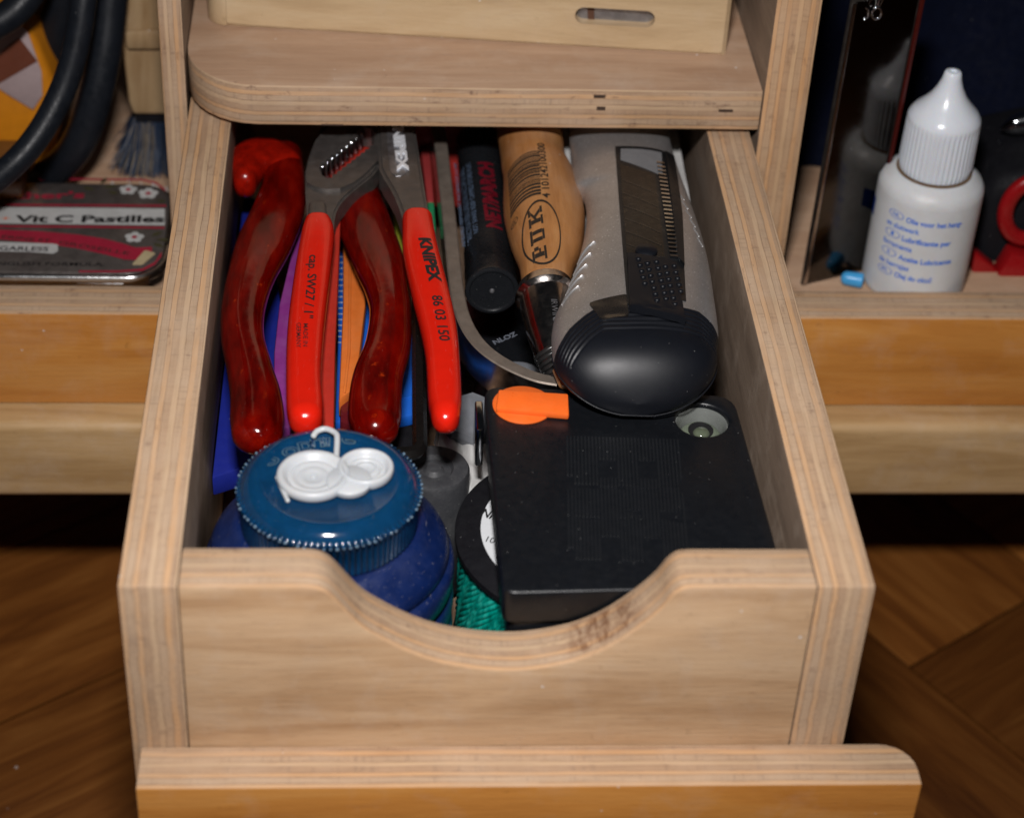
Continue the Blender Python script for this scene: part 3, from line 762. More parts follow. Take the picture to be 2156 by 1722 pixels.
# ================================================================== PLIERS WITH RED DIPPED HANDLES
MAT['red'] = plain('glossy_red_dip', (.60, .012, .004), .17, 0, dust=.16, dust_scale=7, mottle=.08, bump=.05, bscale=8, coat=.0, spec=.42, scratch=.06)
MAT['steel'] = plain('matt_grey_tool_steel', (.20, .185, .175), .42, .85, dust=.35, mottle=.3, bump=.3, bscale=60, smudge=.3, smudge_col=(.22, .21, .2))
ZP = -.55
PL = thing('red_handled_pliers', (5.2, 13, ZP-1), 'slip-joint pliers wrench with two glossy bright red dipped handles and toothed grey steel head', 'pliers')
def P3(px, py, z): return at(px, py, z=z)
def path(rows, z, hh=.42, zs=None):
    """rows of (py, left px, right px) -> sweep points"""
    o = []
    for i, (py, l_, r_) in enumerate(rows):
        zz = z if zs is None else zs[0]+(zs[1]-zs[0])*i/(len(rows)-1)
        a_ = at(l_, py, z=zz); b_ = at(r_, py, z=zz); c = (a_+b_)/2
        o.append((c.x, c.y, c.z, (b_.x-a_.x)/2, hh))
    return o
hl = [(476, 641, 698), (500, 634, 704), (580, 620, 696), (668, 608, 686), (733, 603, 680), (798, 602, 677), (860, 603, 681), (878, 607, 680)]
hb = sweep(path(hl, ZP, .40, (ZP-.1, ZP+.02)), 60, 32, 2.7, r0=.18, r1=.42)
TL = tree(hb); HL = obj('handle', hb, MAT['red'], PL, smooth=60)
hr = [(466, 847, 911), (490, 847, 915), (537, 849, 925), (624, 868, 947), (689, 884, 961), (755, 896, 968), (842, 901, 972), (872, 907, 969)]
hb = sweep(path(hr, ZP, .40, (ZP-.05, ZP+.12)), 60, 32, 2.6, r0=.18, r1=.52)
TR = tree(hb); HR = obj('handle', hb, MAT['red'], PL, smooth=60)
zt_ = ZP+.33
rt = Vector((1, .05, 0))
obj('lettering', write('KNIPEX', P3(882, 506, zt_), P3(905, 600, zt_), .29, rt, bold=.055, onto=TR), MAT['ink'], HR)
obj('lettering', write('86 03 150', P3(909, 630, zt_), P3(926, 728, zt_), .25, rt, bold=.018, onto=TR), MAT['ink'], HR)
obj('lettering', write('cap. SW27 / 1\"', P3(652, 537, zt_), P3(639, 672, zt_), .22, rt, bold=.016, onto=TL), MAT['ink'], HL)
obj('lettering', write('MADE IN', P3(639, 684, zt_), P3(638, 733, zt_), .11, rt, bold=.002, onto=TL), MAT['ink'], HL)
obj('lettering', write('GERMANY', P3(624, 682, zt_), P3(624, 735, zt_), .11, rt, bold=.002, onto=TL), MAT['ink'], HL)
# left jaw arm with the toothed slot
ZS = -.72
def pg(pts, z): return [tuple(at(x_, y_, z=z).xy) for x_, y_ in pts]
outl = pg([(648, 490), (645, 440), (643, 400), (643, 360), (648, 338), (656, 312), (664, 292), (682, 272), (700, 252), (722, 205), (790, 205), (806, 262), (803, 300), (800, 330), (797, 352), (784, 368), (765, 383), (744, 400),
           (728, 414), (716, 428), (708, 444), (704, 462), (703, 490)], ZS)
def teeth(a, b, n, amp):
    a = Vector(a); b = Vector(b); d = (b-a); nrm = Vector((-d.y, d.x)).normalized()*amp; o = []
    for i in range(n):
        o.append(tuple(a+d*(i/n))); o.append(tuple(a+d*((i+.5)/n)+nrm))
    o.append(tuple(b)); return o
e1a, e1b = pg([(678, 345), (764, 272)], ZS); e2a, e2b = pg([(787, 306), (699, 374)], ZS)
lend = pg([(689, 376), (678, 369), (673, 357)], ZS)
rend = pg([(782, 276), (790, 287)], ZS)
slot = teeth(e1a, e1b, 9, -.075)+rend+teeth(e2a, e2b, 9, -.07)+lend
head = prism(outl, .55, ident(ZS-.55), holes=[slot[::-1]])
bmesh.ops.bevel(head, geom=[e for e in head.edges if len(e.link_faces) == 2 and e.calc_face_angle(0) > 1.2 and min(v.co.z for v in e.verts) > ZS-.01 and max((Vector(v.co.xy)-Vector(o_)).length < .001 for v in e.verts for o_ in outl)], offset=.06, segments=2, affect='EDGES')
obj('jaw_arm', head, MAT['steel'], PL, smooth=30)
# raised round joint plate
arc = [(646, 384), (664, 394), (690, 399), (716, 397), (742, 386), (764, 370), (784, 350), (797, 338)]
plate = pg(arc+[(799, 300), (803, 265), (786, 210), (724, 210), (702, 254), (684, 274), (666, 294), (650, 340), (645, 362)], ZS+.08)
e1a, e1b = pg([(676, 343), (762, 270)], ZS+.08); e2a, e2b = pg([(789, 306), (701, 374)], ZS+.08)
lend = pg([(690, 377), (678, 370), (672, 356)], ZS+.08); rend = pg([(780, 272), (792, 284)], ZS+.08)
slot2 = teeth(e1a, e1b, 9, -.075)+rend+teeth(e2a, e2b, 9, -.07)+lend
pb = prism(plate, .09, ident(ZS), holes=[slot2[::-1]])
obj('joint_plate', pb, MAT['steel'], PL, smooth=30)
sw = bmesh.new(); wa, wb = [Vector(p) for p in pg([(676, 350), (766, 275)], ZS)]; wd_ = wb-wa; wn = Vector((-wd_.y, wd_.x)).normalized()
for k in range(9):
    c = wa+wd_*((k+.45)/9)+wn*.02
    join(sw, lathe([(0, 0), (.085, 0), (.085, .42), (.06, .47), (0, .49)], (c.x, c.y, ZS-.5), n=14))
obj('slot_teeth', sw, MAT['chrome'], PL, smooth=60)
obj('neck', sweep(path([(436, 650, 687), (462, 648, 688), (500, 646, 690)], ZS+.12, .16), 16, 20, 3, r0=.2), MAT['steel'], PL, smooth=50)
# right arm
outr = pg([(905, 486), (905, 455), (899, 425), (893, 390), (884, 330), (876, 280), (866, 205), (786, 205), (793, 262), (796, 310), (799, 352), (808, 371), (821, 391), (832, 412), (842, 438), (850, 464), (852, 486)], ZP+.1)
ra = prism(outr, .62, ident(ZP-.52))
bmesh.ops.bevel(ra, geom=[e for e in ra.edges if len(e.link_faces) == 2 and e.calc_face_angle(0) > 1.0 and min(v.co.z for v in e.verts) > ZP+.09], offset=.09, segments=3, affect='EDGES')
ARM = obj('jaw_arm', ra, MAT['steel'], PL, smooth=35)
pad = pg([(812, 250), (846, 250), (856, 345), (858, 358), (854, 366), (845, 372), (833, 372), (824, 366), (820, 356)], ZP+.1)
obj('name_pad', prism(pad, .035, ident(ZP+.085), r=.012, ang=50), MAT['steel_dull'], ARM, smooth=40)
MAT['bright'] = plain('raised_steel_flash_white', (.80, .83, .88), .3, .35, dust=0, mottle=.1, bump=.15, bscale=12)  # pale blue-white base colour stands in for the flash reflecting off the letters
obj('raised_lettering', write('KNIPEX', P3(824, 250, ZP+.15), P3(837, 360, ZP+.15), .30, rt, bold=.03, ext=.10), MAT['bright'], ARM)

# ================================================================== PLIERS WITH CLEAR DARK RED HANDLES
MAT['amber'] = plain('clear_dark_red_plastic', (.20, .0035, .0015), .12, 0, dust=.15, dust_scale=8, mottle=.5, bump=.12, bscale=2.2, coat=.0, trans=.5, scratch=.05, ior=1.49, spec=.22)
_a = MAT['amber'].node_tree; _b = [n for n in _a.nodes if n.type == 'BSDF_PRINCIPLED'][0]
s_ = NT('clear_dark_red_handle'); n1 = s_.noise(1.5, 4, .6, s_.mapv((1.6, .45, 1.6))); n2 = s_.noise(3.5, 4, .7, s_.mapv((1, .6, 1), loc=(3, 3, 3)))
c_ = s_.ramp(n1, [(.32, (.10, .001, .0003)), (.55, (.24, .003, .0007)), (.75, (.38, .010, .002))])
c_ = s_.mix(s_.ramp(n2, [(.64, 0.), (.76, 1.)]), c_, (.60, .05, .006))  # orange flecks: light glints inside the clear plastic, painted into the colour
sc_ = s_.noise(2.2, 3, .6, s_.mapv((9, 1.2, 9), rot=(.3, .2, .7)))
c_ = s_.mix(s_.math('MULTIPLY', s_.ramp(sc_, [(.70, 0.), (.74, 1.)]), .25), c_, (.5, .35, .28))
c_ = s_.mix(s_.math('MULTIPLY', s_.math('ADD', s_.specks(8, .09, .10), s_.specks(3, .05, .2)), .35), c_, (.6, .5, .45))
s_.set(Base_Color=c_, Roughness=s_.ramp(s_.noise(4, 5, .7), [(.4, .09), (.62, .16)]), Transmission_Weight=.52, IOR=1.49, Coat_Weight=0.)
s_.b.inputs['Specular IOR Level'].default_value = .28
s_.bump(s_.math('ADD', s_.noise(2.0, 3, .6), s_.math('MULTIPLY', sc_, .15)), .16, .03)
MAT['amber'] = s_.m
MAT['core'] = plain('tang_inside_handle', (.03, .0015, .0005), .9, .0, dust=0, spec=0., mottle=.2, bump=0)
ZC = -1.6
CP = thing('clear_handled_pliers', (4.3, 13, ZC-.7), 'worn pliers with translucent dark red curved plastic handles ending in flared ends', 'pliers')
hl = [(330, 560, 637), (380, 556, 642), (441, 532, 642), (515, 497, 615), (580, 479, 581), (646, 466, 560), (711, 465, 557), (777, 477, 574), (833, 484, 592), (880, 484, 599), (912, 487, 596)]
Pp = path(hl, ZC, .50, (ZC-.15, ZC+.25)); 
hb = sweep(Pp, 80, 32, 2.05, r0=.3, r1=.5)
CHL = obj('handle', hb, MAT['amber'], CP, smooth=60)
obj('tang', sweep([(x_, y_, z_-.12, w_*.30, h_*.25) for x_, y_, z_, w_, h_ in Pp[:-1]], 50, 12, 2, r1=.1), MAT['core'], CHL, smooth=50)
lobe = sweep([tuple(at(600, 352, z=ZC))+(.55, .45), tuple(at(560, 330, z=ZC))+(.60, .5), tuple(at(525, 345, z=ZC))+(.62, .5), tuple(at(516, 385, z=ZC-.05))+(.33, .45)], 30, 24, 2.3, r0=.3, r1=.3)
obj('thumb_guard', lobe, plain('clear_red_lit_copy', (.36, .008, .002), .18, 0, dust=.1, mottle=.7, spec=.3, trans=.4, ior=1.49, bump=.15, bscale=2), CHL, smooth=60)  # brighter copy of the handle red, painting in the light caught in the bulb
hr = [(385, 706, 790), (430, 706, 808), (471, 709, 824), (558, 745, 854), (610, 768, 861), (660, 778, 866), (730, 768, 865), (790, 744, 850), (840, 734, 846), (880, 733, 845), (900, 742, 840)]
Pp = path(hr, ZC, .5, (ZC-.1, ZC+.3))
hb = sweep(Pp, 80, 32, 2.05, r0=.3, r1=.5)
CHR = obj('handle', hb, MAT['amber'], CP, smooth=60)
obj('tang', sweep([(x_, y_, z_-.12, w_*.30, h_*.25) for x_, y_, z_, w_, h_ in Pp[:-1]], 50, 12, 2, r1=.1), MAT['core'], CHR, smooth=50)
jn = [(x_, y_, ZC-.2, w_, .35) for x_, y_, w_ in ((4.3, 17.5, 1.2), (4.5, 19.5, 1.3), (4.6, 22, .8), (4.7, 24.5, .35))]
obj('jaws', sweep(jn, 30, 20, 3, r0=.3, r1=.1), MAT['dark_steel'], CP, smooth=50)

# ================================================================== BARS AND STRIPS UNDER THE PLIERS
def bar(name, pts, z, h, mat, label, cat_, group=None, r=.06, tilt=None, parts=False):
    poly = pg(pts, z); c = sum((Vector(p) for p in poly), Vector((0, 0)))/len(poly)
    bm = prism(poly, h, ident(z-h), r=r, ang=40)
    o = obj(name, bm, mat, None, (c.x, c.y, z-h), smooth=35); tag(o, label, cat_, group); return o
MAT['purple'] = plain('purple_plastic', (.21, .03, .20), .4, 0, dust=.15, smudge=.12, smudge_col=(.4, .3, .5))
MAT['blue'] = plain('bright_blue_plastic', (.01, .10, .48), .38, 0, dust=.15, mottle=.1)
MAT['royal'] = plain('royal_blue_plastic', (.010, .018, .20), .4, 0, dust=.25, mottle=.1)
MAT['redb'] = plain('textured_red_plastic', (.40, .022, .012), .5, 0, dust=.15, bump=.4, bscale=45)
MAT['yellow'] = plain('yellow_green_plastic', (.55, .60, .06), .4, 0, dust=.1)
MAT['orange2'] = plain('orange_strip_plastic', (.62, .15, .025), .4, 0, dust=.2, mottle=.12, smudge=.15, smudge_col=(.7, .35, .15))
o = bar('purple_strip', [(652, 440), (700, 440), (640, 600), (622, 760), (612, 900), (575, 900), (577, 740), (588, 640), (612, 540)], -2.35, .5, MAT['purple'], 'purple plastic strip lying under the clear red handles, left of the bright red handle', 'strip')
tb_ = write('MADE IN TAIWAN 8', at(655, 500, z=-2.34), at(632, 560, z=-2.34), .2, (1, 0, 0), bold=.01)
obj('lettering', tb_, MAT['white'], o)
bar('red_textured_bar', [(690, 440), (680, 372), (690, 330), (770, 270), (800, 300), (790, 330), (718, 440), (713, 560), (706, 740), (703, 900), (660, 900), (664, 740), (680, 560)], -1.32, .4, MAT['redb'], 'bright red textured bar tucked against the right side of the left red handle', 'bar')
o = bar('orange_bar', [(722, 470), (760, 470), (770, 640), (757, 750), (740, 822), (713, 842), (717, 740), (722, 640)], -2.45, .6, MAT['orange2'], 'orange plastic bar between the red textured bar and the right clear red handle', 'bar', r=.08)
obj('edge_ridge', prism(pg([(735, 500), (741, 500), (738, 740), (728, 826), (722, 826), (732, 740)], -2.42), .06, ident(-2.46), r=.02), MAT['orange2'], o, smooth=30)
bar('dark_red_block', [(716, 842), (752, 820), (775, 880), (768, 905), (716, 886)], -2.7, .5, plain('dark_red_plastic', (.10, .008, .012), .25, coat=.3), 'small dark red block at the lower end of the orange bar', 'block')
o = bar('blue_ruler', [(703, 420), (742, 420), (850, 600), (873, 735), (873, 872), (800, 888), (705, 888), (712, 700)], -3.1, .35, MAT['blue'], 'bright blue plastic ruler lying beneath the orange bar', 'ruler')
tk = bmesh.new()
for i in range(22):
    py = 470+i*12; a_ = at(712, py, z=-3.1); l_ = .22 if i % 5 == 0 else .12
    join(tk, box(a_.x, a_.x+l_*1.5, a_.y, a_.y+.03, -3.098, -3.088, 0))
obj('tick_marks', tk, MAT['white'], o)
obj('raised_edge', prism(pg([(800, 840), (873, 828), (873, 836), (800, 848)], -3.08), .06, ident(-3.12), r=.02), MAT['blue'], o)
o = bar('royal_blue_case', [(512, 418), (560, 418), (600, 700), (590, 960), (500, 988), (446, 1005), (462, 860), (480, 700)], -3.6, .6, MAT['royal'], 'flat royal blue case lying along the left wall of the drawer', 'case')
obj('hinge_line', prism(pg([(492, 880), (497, 880), (500, 984), (494, 986)], -3.58), .03, ident(-3.605)), MAT['royal'], o)
bar('yellow_bar', [(826, 430), (842, 430), (850, 520), (862, 610), (848, 610), (836, 520)], -2.9, .5, MAT['yellow'], 'thin yellow green bar seen between the clear red handle and the right red handle', 'bar')
o = bar('red_pencil', [(884, 300), (905, 300), (914, 424), (899, 424)], -2.4, .4, plain('muted_red_paint', (.26, .03, .03), .4, dust=.2), 'muted red pencil with a green end behind the right grey plier arm', 'pencil')
obj('green_end', prism(pg([(899, 425), (914, 425), (918, 480), (907, 480)], -2.4), .4, ident(-2.8), r=.05), plain('green_paint', (.02, .20, .08), .4), o)
# hex key
hk = [(882, 520, -2.1), (882, 700, -2.1), (883, 850, -2.1), (884, 925, -2.1), (882, 946, -2.1), (868, 954, -2.1), (845, 956, -2.1), (815, 958, -2.15)]
P = [tuple(at(a_, b_, z=c_)) for a_, b_, c_ in hk]
o = obj('hex_key', tube(P, .175, 60, 6), plain('oily_black_steel', (.02, .018, .017), .28, .7, dust=.2, mottle=.3), None, P[0], smooth=25)
tag(o, 'black L-shaped hex key lying beside the right red handle', 'hex key')
# rubber feet / stoppers
def stopper(px, py, z, R, h, lab, prof=None, mat=None, name='rubber_stopper', cat_='stopper'):
    c = at(px, py, z=z); c0 = c-Vector((0, 0, h))
    o = obj(name, lathe(prof or [(0, 0), (R*.97, 0), (R, .08), (R, h-.1), (R*.95, h-.02), (R*.85, h), (R*.55, h-.02), (R*.48, h-.12), (R*.3, h-.14), (R*.2, h-.04), (0, h-.02)], c0, n=64), mat or plain('grey_black_rubber', (.035, .036, .04), .55, dust=.7, bump=.5, bscale=14, smudge=.5, smudge_col=(.10, .10, .10)), None, c0, smooth=40)
    tag(o, lab, cat_); return o
stopper(914, 982, -3.0, .86, 3.6, 'round black rubber stopper standing between the blue jar and the tape measure')
o = bar('black_clip', [(808, 905), (868, 893), (880, 950), (868, 975), (820, 975)], -2.6, .9, MAT['blk_matte'], 'black plastic clip under the bend of the hex key', 'clip')
# crumpled white paper
def sheet(name, quad, z, label, cat_, mat, amp=.12, n=26, seed=1, thick=.02):
    rnd = random.Random(seed); bm = bmesh.new(); V = {}
    ph = [(rnd.uniform(1, 5), rnd.uniform(1, 5), rnd.uniform(0, 6), rnd.uniform(.3, 1)) for _ in range(7)]
    A_, B_, C_, D_ = [Vector(q) for q in quad]
    for i in range(n+1):
        for j in range(n+1):
            u, v = i/n, j/n; p = A_*(1-u)*(1-v)+B_*u*(1-v)+C_*u*v+D_*(1-u)*v
            dz = sum(abs(math.sin(a*u*3+b*v*3+c))*k for a, b, c, k in ph)/4*amp
            V[i, j] = bm.verts.new(p+Vector((0, 0, dz)))
    for i in range(n):
        for j in range(n): bm.faces.new((V[i, j], V[i+1, j], V[i+1, j+1], V[i, j+1]))
    bmesh.ops.recalc_face_normals(bm, faces=bm.faces)
    bmesh.ops.solidify(bm, geom=bm.faces, thickness=thick)
    c = (A_+B_+C_+D_)/4
    o = obj(name, bm, mat, None, c, smooth=60); tag(o, label, cat_); return o
zz = -4.0
sheet('paper_sheet', [at(905, 1060, z=zz), at(1060, 1060, z=zz), at(1050, 905, z=zz), at(930, 905, z=zz)], zz, 'crumpled white paper behind the round rubber stopper, left of the tape measure', 'paper', MAT['paper'], .5)
# drawer bottom clutter
MAT['clear'] = plain('smoky_clear_plastic', (.17, .18, .20), .12, 0, dust=.3, mottle=.3, coat=.6, trans=.15, smudge=.4, smudge_col=(.16, .16, .16))
c = at(1078, 775, z=-3.4)
V1 = thing('clear_vial', c-Vector((0, 0, 2)), 'smoky clear plastic vial with raised letters inside the bend of the steel saw frame', 'vial')
vb = lathe([(0, 0), (1.05, 0), (1.15, .1), (1.15, 1.5), (1.05, 1.62), (.95, 1.64), (.92, 1.8), (.86, 1.82), (.82, 1.72), (.3, 1.68), (0, 1.68)], c-Vector((0, 0, 2)), axis=(.15, -.35, 1), n=64)
VB = obj('cup', vb, MAT['clear'], V1, smooth=40)
obj('raised_letters', write('NLOZ', at(1042, 726, z=-1.75), at(1090, 706, z=-1.75), .13, (-.3, 1, .2), bold=.03, ext=.1), plain('grey_raised_plastic', (.09, .10, .12), .2, coat=.5), VB)
c = at(985, 850, z=-3.2)
V2 = thing('clear_beaker', c-Vector((0, 0, 1.6)), 'smoky clear faceted beaker between the right red handle and the tape measure', 'beaker')
obj('shell', lathe([(0, 0), (.8, 0), (.85, .1), (.8, 1.3), (.7, 1.42), (0, 1.45)], c-Vector((0, 0, 1.4)), axis=(.1, -.3, 1), n=8), MAT['clear'], V2, smooth=20)

# ================================================================== SMALL BOW SAW (wooden handle, ferrule, steel frame)
SW = thing('bow_saw', (9.4, 14, -2.6), 'small saw with a turned beech handle, chrome ferrule and curved flat steel frame', 'saw')
MAT['beechh'] = wood_face('oiled_beech_handle', (.27, .105, .03), (.38, .17, .058), (.44, .22, .082), 'y', seed=12, fleck=.6, rough=.35, coat=.3, pale=.12)
ZH = -.95
hrow = [(225, 1044, 1178), (270, 1046, 1184), (318, 1053, 1188), (345, 1056, 1194), (376, 1060, 1210), (434, 1060, 1229), (470, 1065, 1232), (520, 1078, 1226), (560, 1092, 1210), (590, 1097, 1202), (606, 1100, 1198)]
Pp = path(hrow, ZH); Pp = [(x_, y_, ZH-(.28*(w_-.8)), w_, w_*.92) for x_, y_, z_, w_, h_ in Pp]
hb = sweep(Pp, 90, 48, 2.0, r0=.4)
TH = tree(hb)
SH = obj('handle', hb, MAT['beechh'], SW, smooth=60)
MAT['stamp'] = plain('burnt_black_stamp', (.02, .014, .010), .6, 0, dust=.0, mottle=.3, bump=0)
dn = Vector((1, .02, 0))
zt_ = -.1
# PUK stamp: reads upwards (P lowest), letter tops towards the left
def slab(strokes):
    bm = bmesh.new()
    for q_ in strokes: join(bm, prism(q_, .05, ident(0)))
    return bm
def rc_(x0_, x1_, y0_, y1_): return [(x0_, y0_), (x1_, y0_), (x1_, y1_), (x0_, y1_)]
PUKL = [rc_(0, 1.1, 0, .16), rc_(.28, .66, .17, .83), rc_(0, .8, .84, 1), rc_(.67, .98, .84, .99), rc_(.88, 1.2, .52, .83), rc_(.67, 1.0, .38, .51),
        rc_(1.45, 2.05, .84, 1), rc_(1.6, 1.9, .17, .83), rc_(1.65, 2.45, 0, .16), rc_(2.2, 2.5, .17, .83), rc_(2.06, 2.62, .84, 1),
        rc_(2.85, 3.6, .84, 1), rc_(3.05, 3.38, .17, .83), rc_(2.85, 3.6, 0, .16), [(3.39, .42), (3.39, .6), (3.85, .83), (4.15, .83)], [(3.5, .5), (3.72, .6), (4.2, .17), (3.85, .17)], rc_(3.75, 4.3, .84, 1), rc_(3.8, 4.35, 0, .16)]
sb = bmesh.new(); pA = at(1154, 529, z=zt_); pB = at(1140, 433, z=zt_); Lu = (pB-pA)/4.35; up_ = at(1124, 533, z=zt_)-pA; up_.z = 0
for q_ in PUKL:
    g_ = [(a_, b_) for a_, b_ in q_]; vs = [pA+Lu*a_+up_*b_ for a_, b_ in g_]
    f_ = sb.faces.new([sb.verts.new(v) for v in vs])
for _ in range(3): bmesh.ops.subdivide_edges(sb, edges=[e for e in sb.edges if e.calc_length() > .1], cuts=1, use_grid_fill=True)
bmesh.ops.triangulate(sb, faces=sb.faces)
for v in sb.verts: v.co.z = drop(v.co.x, v.co.y, TH)+.01
obj('stamped_name', sb, MAT['stamp'], SH)
ov = bmesh.new(); N_ = 56
cx_, cy_, rx_, ry_ = 1141, 481, 41, 59
pts_o, pts_i = [], []
for i in range(N_):
    a = 2*PI*i/N_
    for k, lst in ((1.0, pts_o), (.93, pts_i)):
        dx_, dy_ = rx_*k*math.cos(a), ry_*(k+.01)*math.sin(a); lst.append((cx_+dx_-dy_*-.08, cy_+dy_+dx_*.05))
vo = [None]*N_; vi = [None]*N_
for lst, vv in ((pts_o, vo), (pts_i, vi)):
    for i, (x_, y_) in enumerate(lst):
        p = at(x_, y_, z=zt_); z_ = drop(p.x, p.y, TH); vv[i] = ov.verts.new(Vector((p.x, p.y, z_+.01)))
for i in range(N_): ov.faces.new((vo[i], vo[(i+1) % N_], vi[(i+1) % N_], vi[i]))
obj('stamped_oval', ov, MAT['stamp'], SH)
bc = bmesh.new(); rnd = random.Random(3)
def onh(px, py): p = at(px, py, z=zt_); return Vector((p.x, p.y, drop(p.x, p.y, TH)+.01))
py = 318.
while py < 412:
    th = rnd.choice((1.6, 2.4, 3.4, 4.4)); f = (py-318)/108
    xl = 1070+f*8; xr = 1134+f*6; n_ = 10; top = []; bot = []
    for i in range(n_+1):
        u = i/n_; x_ = xl+(xr-xl)*u; y_ = py+11*(1-u)**2-2*math.sin(PI*u)
        top.append(bc.verts.new(onh(x_, y_))); bot.append(bc.verts.new(onh(x_, y_+th)))
    for i in range(n_): bc.faces.new((top[i], top[i+1], bot[i+1], bot[i]))
    py += th+rnd.choice((1.0, 1.5, 2.2))
obj('barcode', bc, MAT['stamp'], SH)
obj('stamped_number', write('4 101242100300', at(1158, 420, z=zt_), at(1146, 300, z=zt_), .20, (-1, 0, 0), bold=.02, onto=TH, lift=.01), MAT['stamp'], SH)
obj('stamped_mark', write('®', at(1090, 444, z=zt_), at(1093, 432, z=zt_), .16, (-1, 0, 0), onto=TH, lift=.01), MAT['stamp'], SH)
# ferrule
e0 = Vector(Pp[-1][:3]); fr_ = at(1150, 640, z=ZH-.15); 
ax = (at(1172, 760, z=ZH-.55)-at(1147, 610, z=ZH-.12)).normalized(); f0 = at(1150, 622, z=ZH-.12)
fb = lathe([(0, -.3), (.66, -.3), (.70, -.25), (.70, -.05), (.73, 0), (.80, .06), (.76, .14), (.70, .2), (.69, .6), (.64, 1.3), (.54, 2.0), (.45, 2.5), (.42, 2.6), (0, 2.62)], f0, ax, n=48)
MAT['chrome_d'] = plain('worn_chrome', (.55, .50, .47), .2, 1., dust=.2, mottle=.2, bump=.05, smudge=.2, smudge_col=(.2, .16, .14))
TF = tree(fb)
FE = obj('ferrule', fb, MAT['chrome_d'], SW, smooth=40)
obj('stamped_name', write('IRWINA', at(1160, 634, z=-.6), at(1166, 672, z=-.6), .16, (1, 0, .2), onto=TF, lift=.006), MAT['steel_dull'], FE)
# dark binding wound at the ferrule tip and the little wooden tip
bd = bmesh.new(); tipc = f0+ax*2.45
for k in range(6):
    c = f0+ax*(2.2+k*.14); s1 = ax.cross(Vector((0, 0, 1))).normalized(); s2 = s1.cross(ax)
    P = [tuple(c+(s1*math.cos(a*2*PI/12)+s2*math.sin(a*2*PI/12))*(.50-.04*k)+ax*(.1*math.sin(a))) for a in range(13)]
    join(bd, tube(P, .065, 30, 8))
obj('wire_binding', bd, plain('dark_wire', (.05, .05, .05), .3, .7, dust=.3), SW, smooth=60)
# frame: flat bar on edge following a bow
ZFm = -1.35
fp_ = [(915, 215), (928, 300), (937, 380), (947, 470), (956, 560), (965, 627), (978, 672), (998, 708), (1024, 736), (1058, 760), (1098, 780), (1136, 794), (1175, 801)]
Pf = [at(a_, b_, z=ZFm) for a_, b_ in fp_]
Pc = [Vector(q) for q in cat([tuple(p) for p in Pf], 70)]
fbm = bmesh.new(); Rg = []
for i, p in enumerate(Pc):
    d = (Pc[min(i+1, 69)]-Pc[max(i-1, 0)]).normalized(); s1 = d.cross(Vector((0, 0, 1))).normalized(); hw_ = .185
    z0_, z1_ = -.95, 0; b_ = .035
    Rg.append([p+s1*x_+Vector((0, 0, z_)) for x_, z_ in ((-hw_, z0_), (hw_, z0_), (hw_, z1_-b_), (hw_-b_, z1_), (-hw_+b_, z1_), (-hw_, z1_-b_))])
fbm = rings(Rg)
for f in fbm.faces:
    f.normal_update(); f.material_index = 0 if abs(f.normal.z) > .5 else 1
MAT['bronze'] = plain('brushed_bronze_grey_steel', (.24, .20, .165), .48, .6, dust=.3, mottle=.3, bump=.4, bscale=60, smudge=.3, smudge_col=(.16, .14, .13))
obj('frame', fbm, [MAT['bronze'], MAT['chrome_d']], SW, smooth=35)
obj('tip', sweep([tuple(at(1180, 778, z=-1.0))+(.2, .2), tuple(at(1192, 806, z=-1.1))+(.2, .2)], 8, 16, 2, r1=.12), MAT['beechh'], SW, smooth=50)

# ================================================================== MARKER
mk0 = at(1036, 614, z=-2.0); mkd = (at(1008, 310, z=-2.25)-mk0).normalized()
MK = thing('black_marker', mk0-Vector((0, 0, .8)), 'fat black marker pen with small printing, between the steel saw frame and the wooden handle', 'marker')
MAT['blkg'] = plain('satin_black_tube', (.010, .011, .013), .28, 0, dust=.4, mottle=.2, coat=.1, bump=.08)
capb = lathe([(0, .05), (.56, .05), (.57, .03), (.60, 0), (.64, 0), (.69, .02), (.71, .07), (.69, .16), (.69, .9), (.67, .95), (.665, 1.9), (.0, 1.95)], mk0, mkd, n=64)
obj('cap', capb, MAT['blkg'], MK, smooth=35)
obj('cap_dimple', lathe([(0, 0), (.07, 0), (.05, .04), (0, .05)], mk0+mkd*.03, -mkd, n=20), MAT['steel_dull'], MK)
bb = lathe([(0, 1.96), (.64, 1.96), (.64, 12), (0, 12)], mk0, mkd, n=48); TM = tree(bb)
BR = obj('barrel', bb, MAT['blkg'], MK, smooth=35)
MAT['inkb'] = plain('pale_blue_print', (.09, .13, .20), .5, dust=0, bump=0)
MAT['inkr'] = plain('red_print', (.13, .004, .012), .45, dust=0, bump=0)
for x_, s, sz in ((968, 'INDELEBILE PERMANENT WATERPROOF 2-5 MM', .09), (983, 'CORRECTION REFILLABLE INK ALCOHOL BASE', .12), (996, 'DO NOT SHAKE KEEP CAPPED STORE FLAT', .12)):
    obj('lettering', write(s, at(x_+12, 520, z=-1.7), at(x_-6, 345, z=-1.7), sz, (-1, 0, 0), bold=.01, onto=TM, lift=.008), MAT['inkb'], BR)
obj('lettering', write('NET/MARCH', at(1056, 490, z=-1.6), at(1036, 345, z=-1.6), .40, (-1, 0, 0), bold=.05, onto=TM, lift=.01), MAT['inkr'], BR)
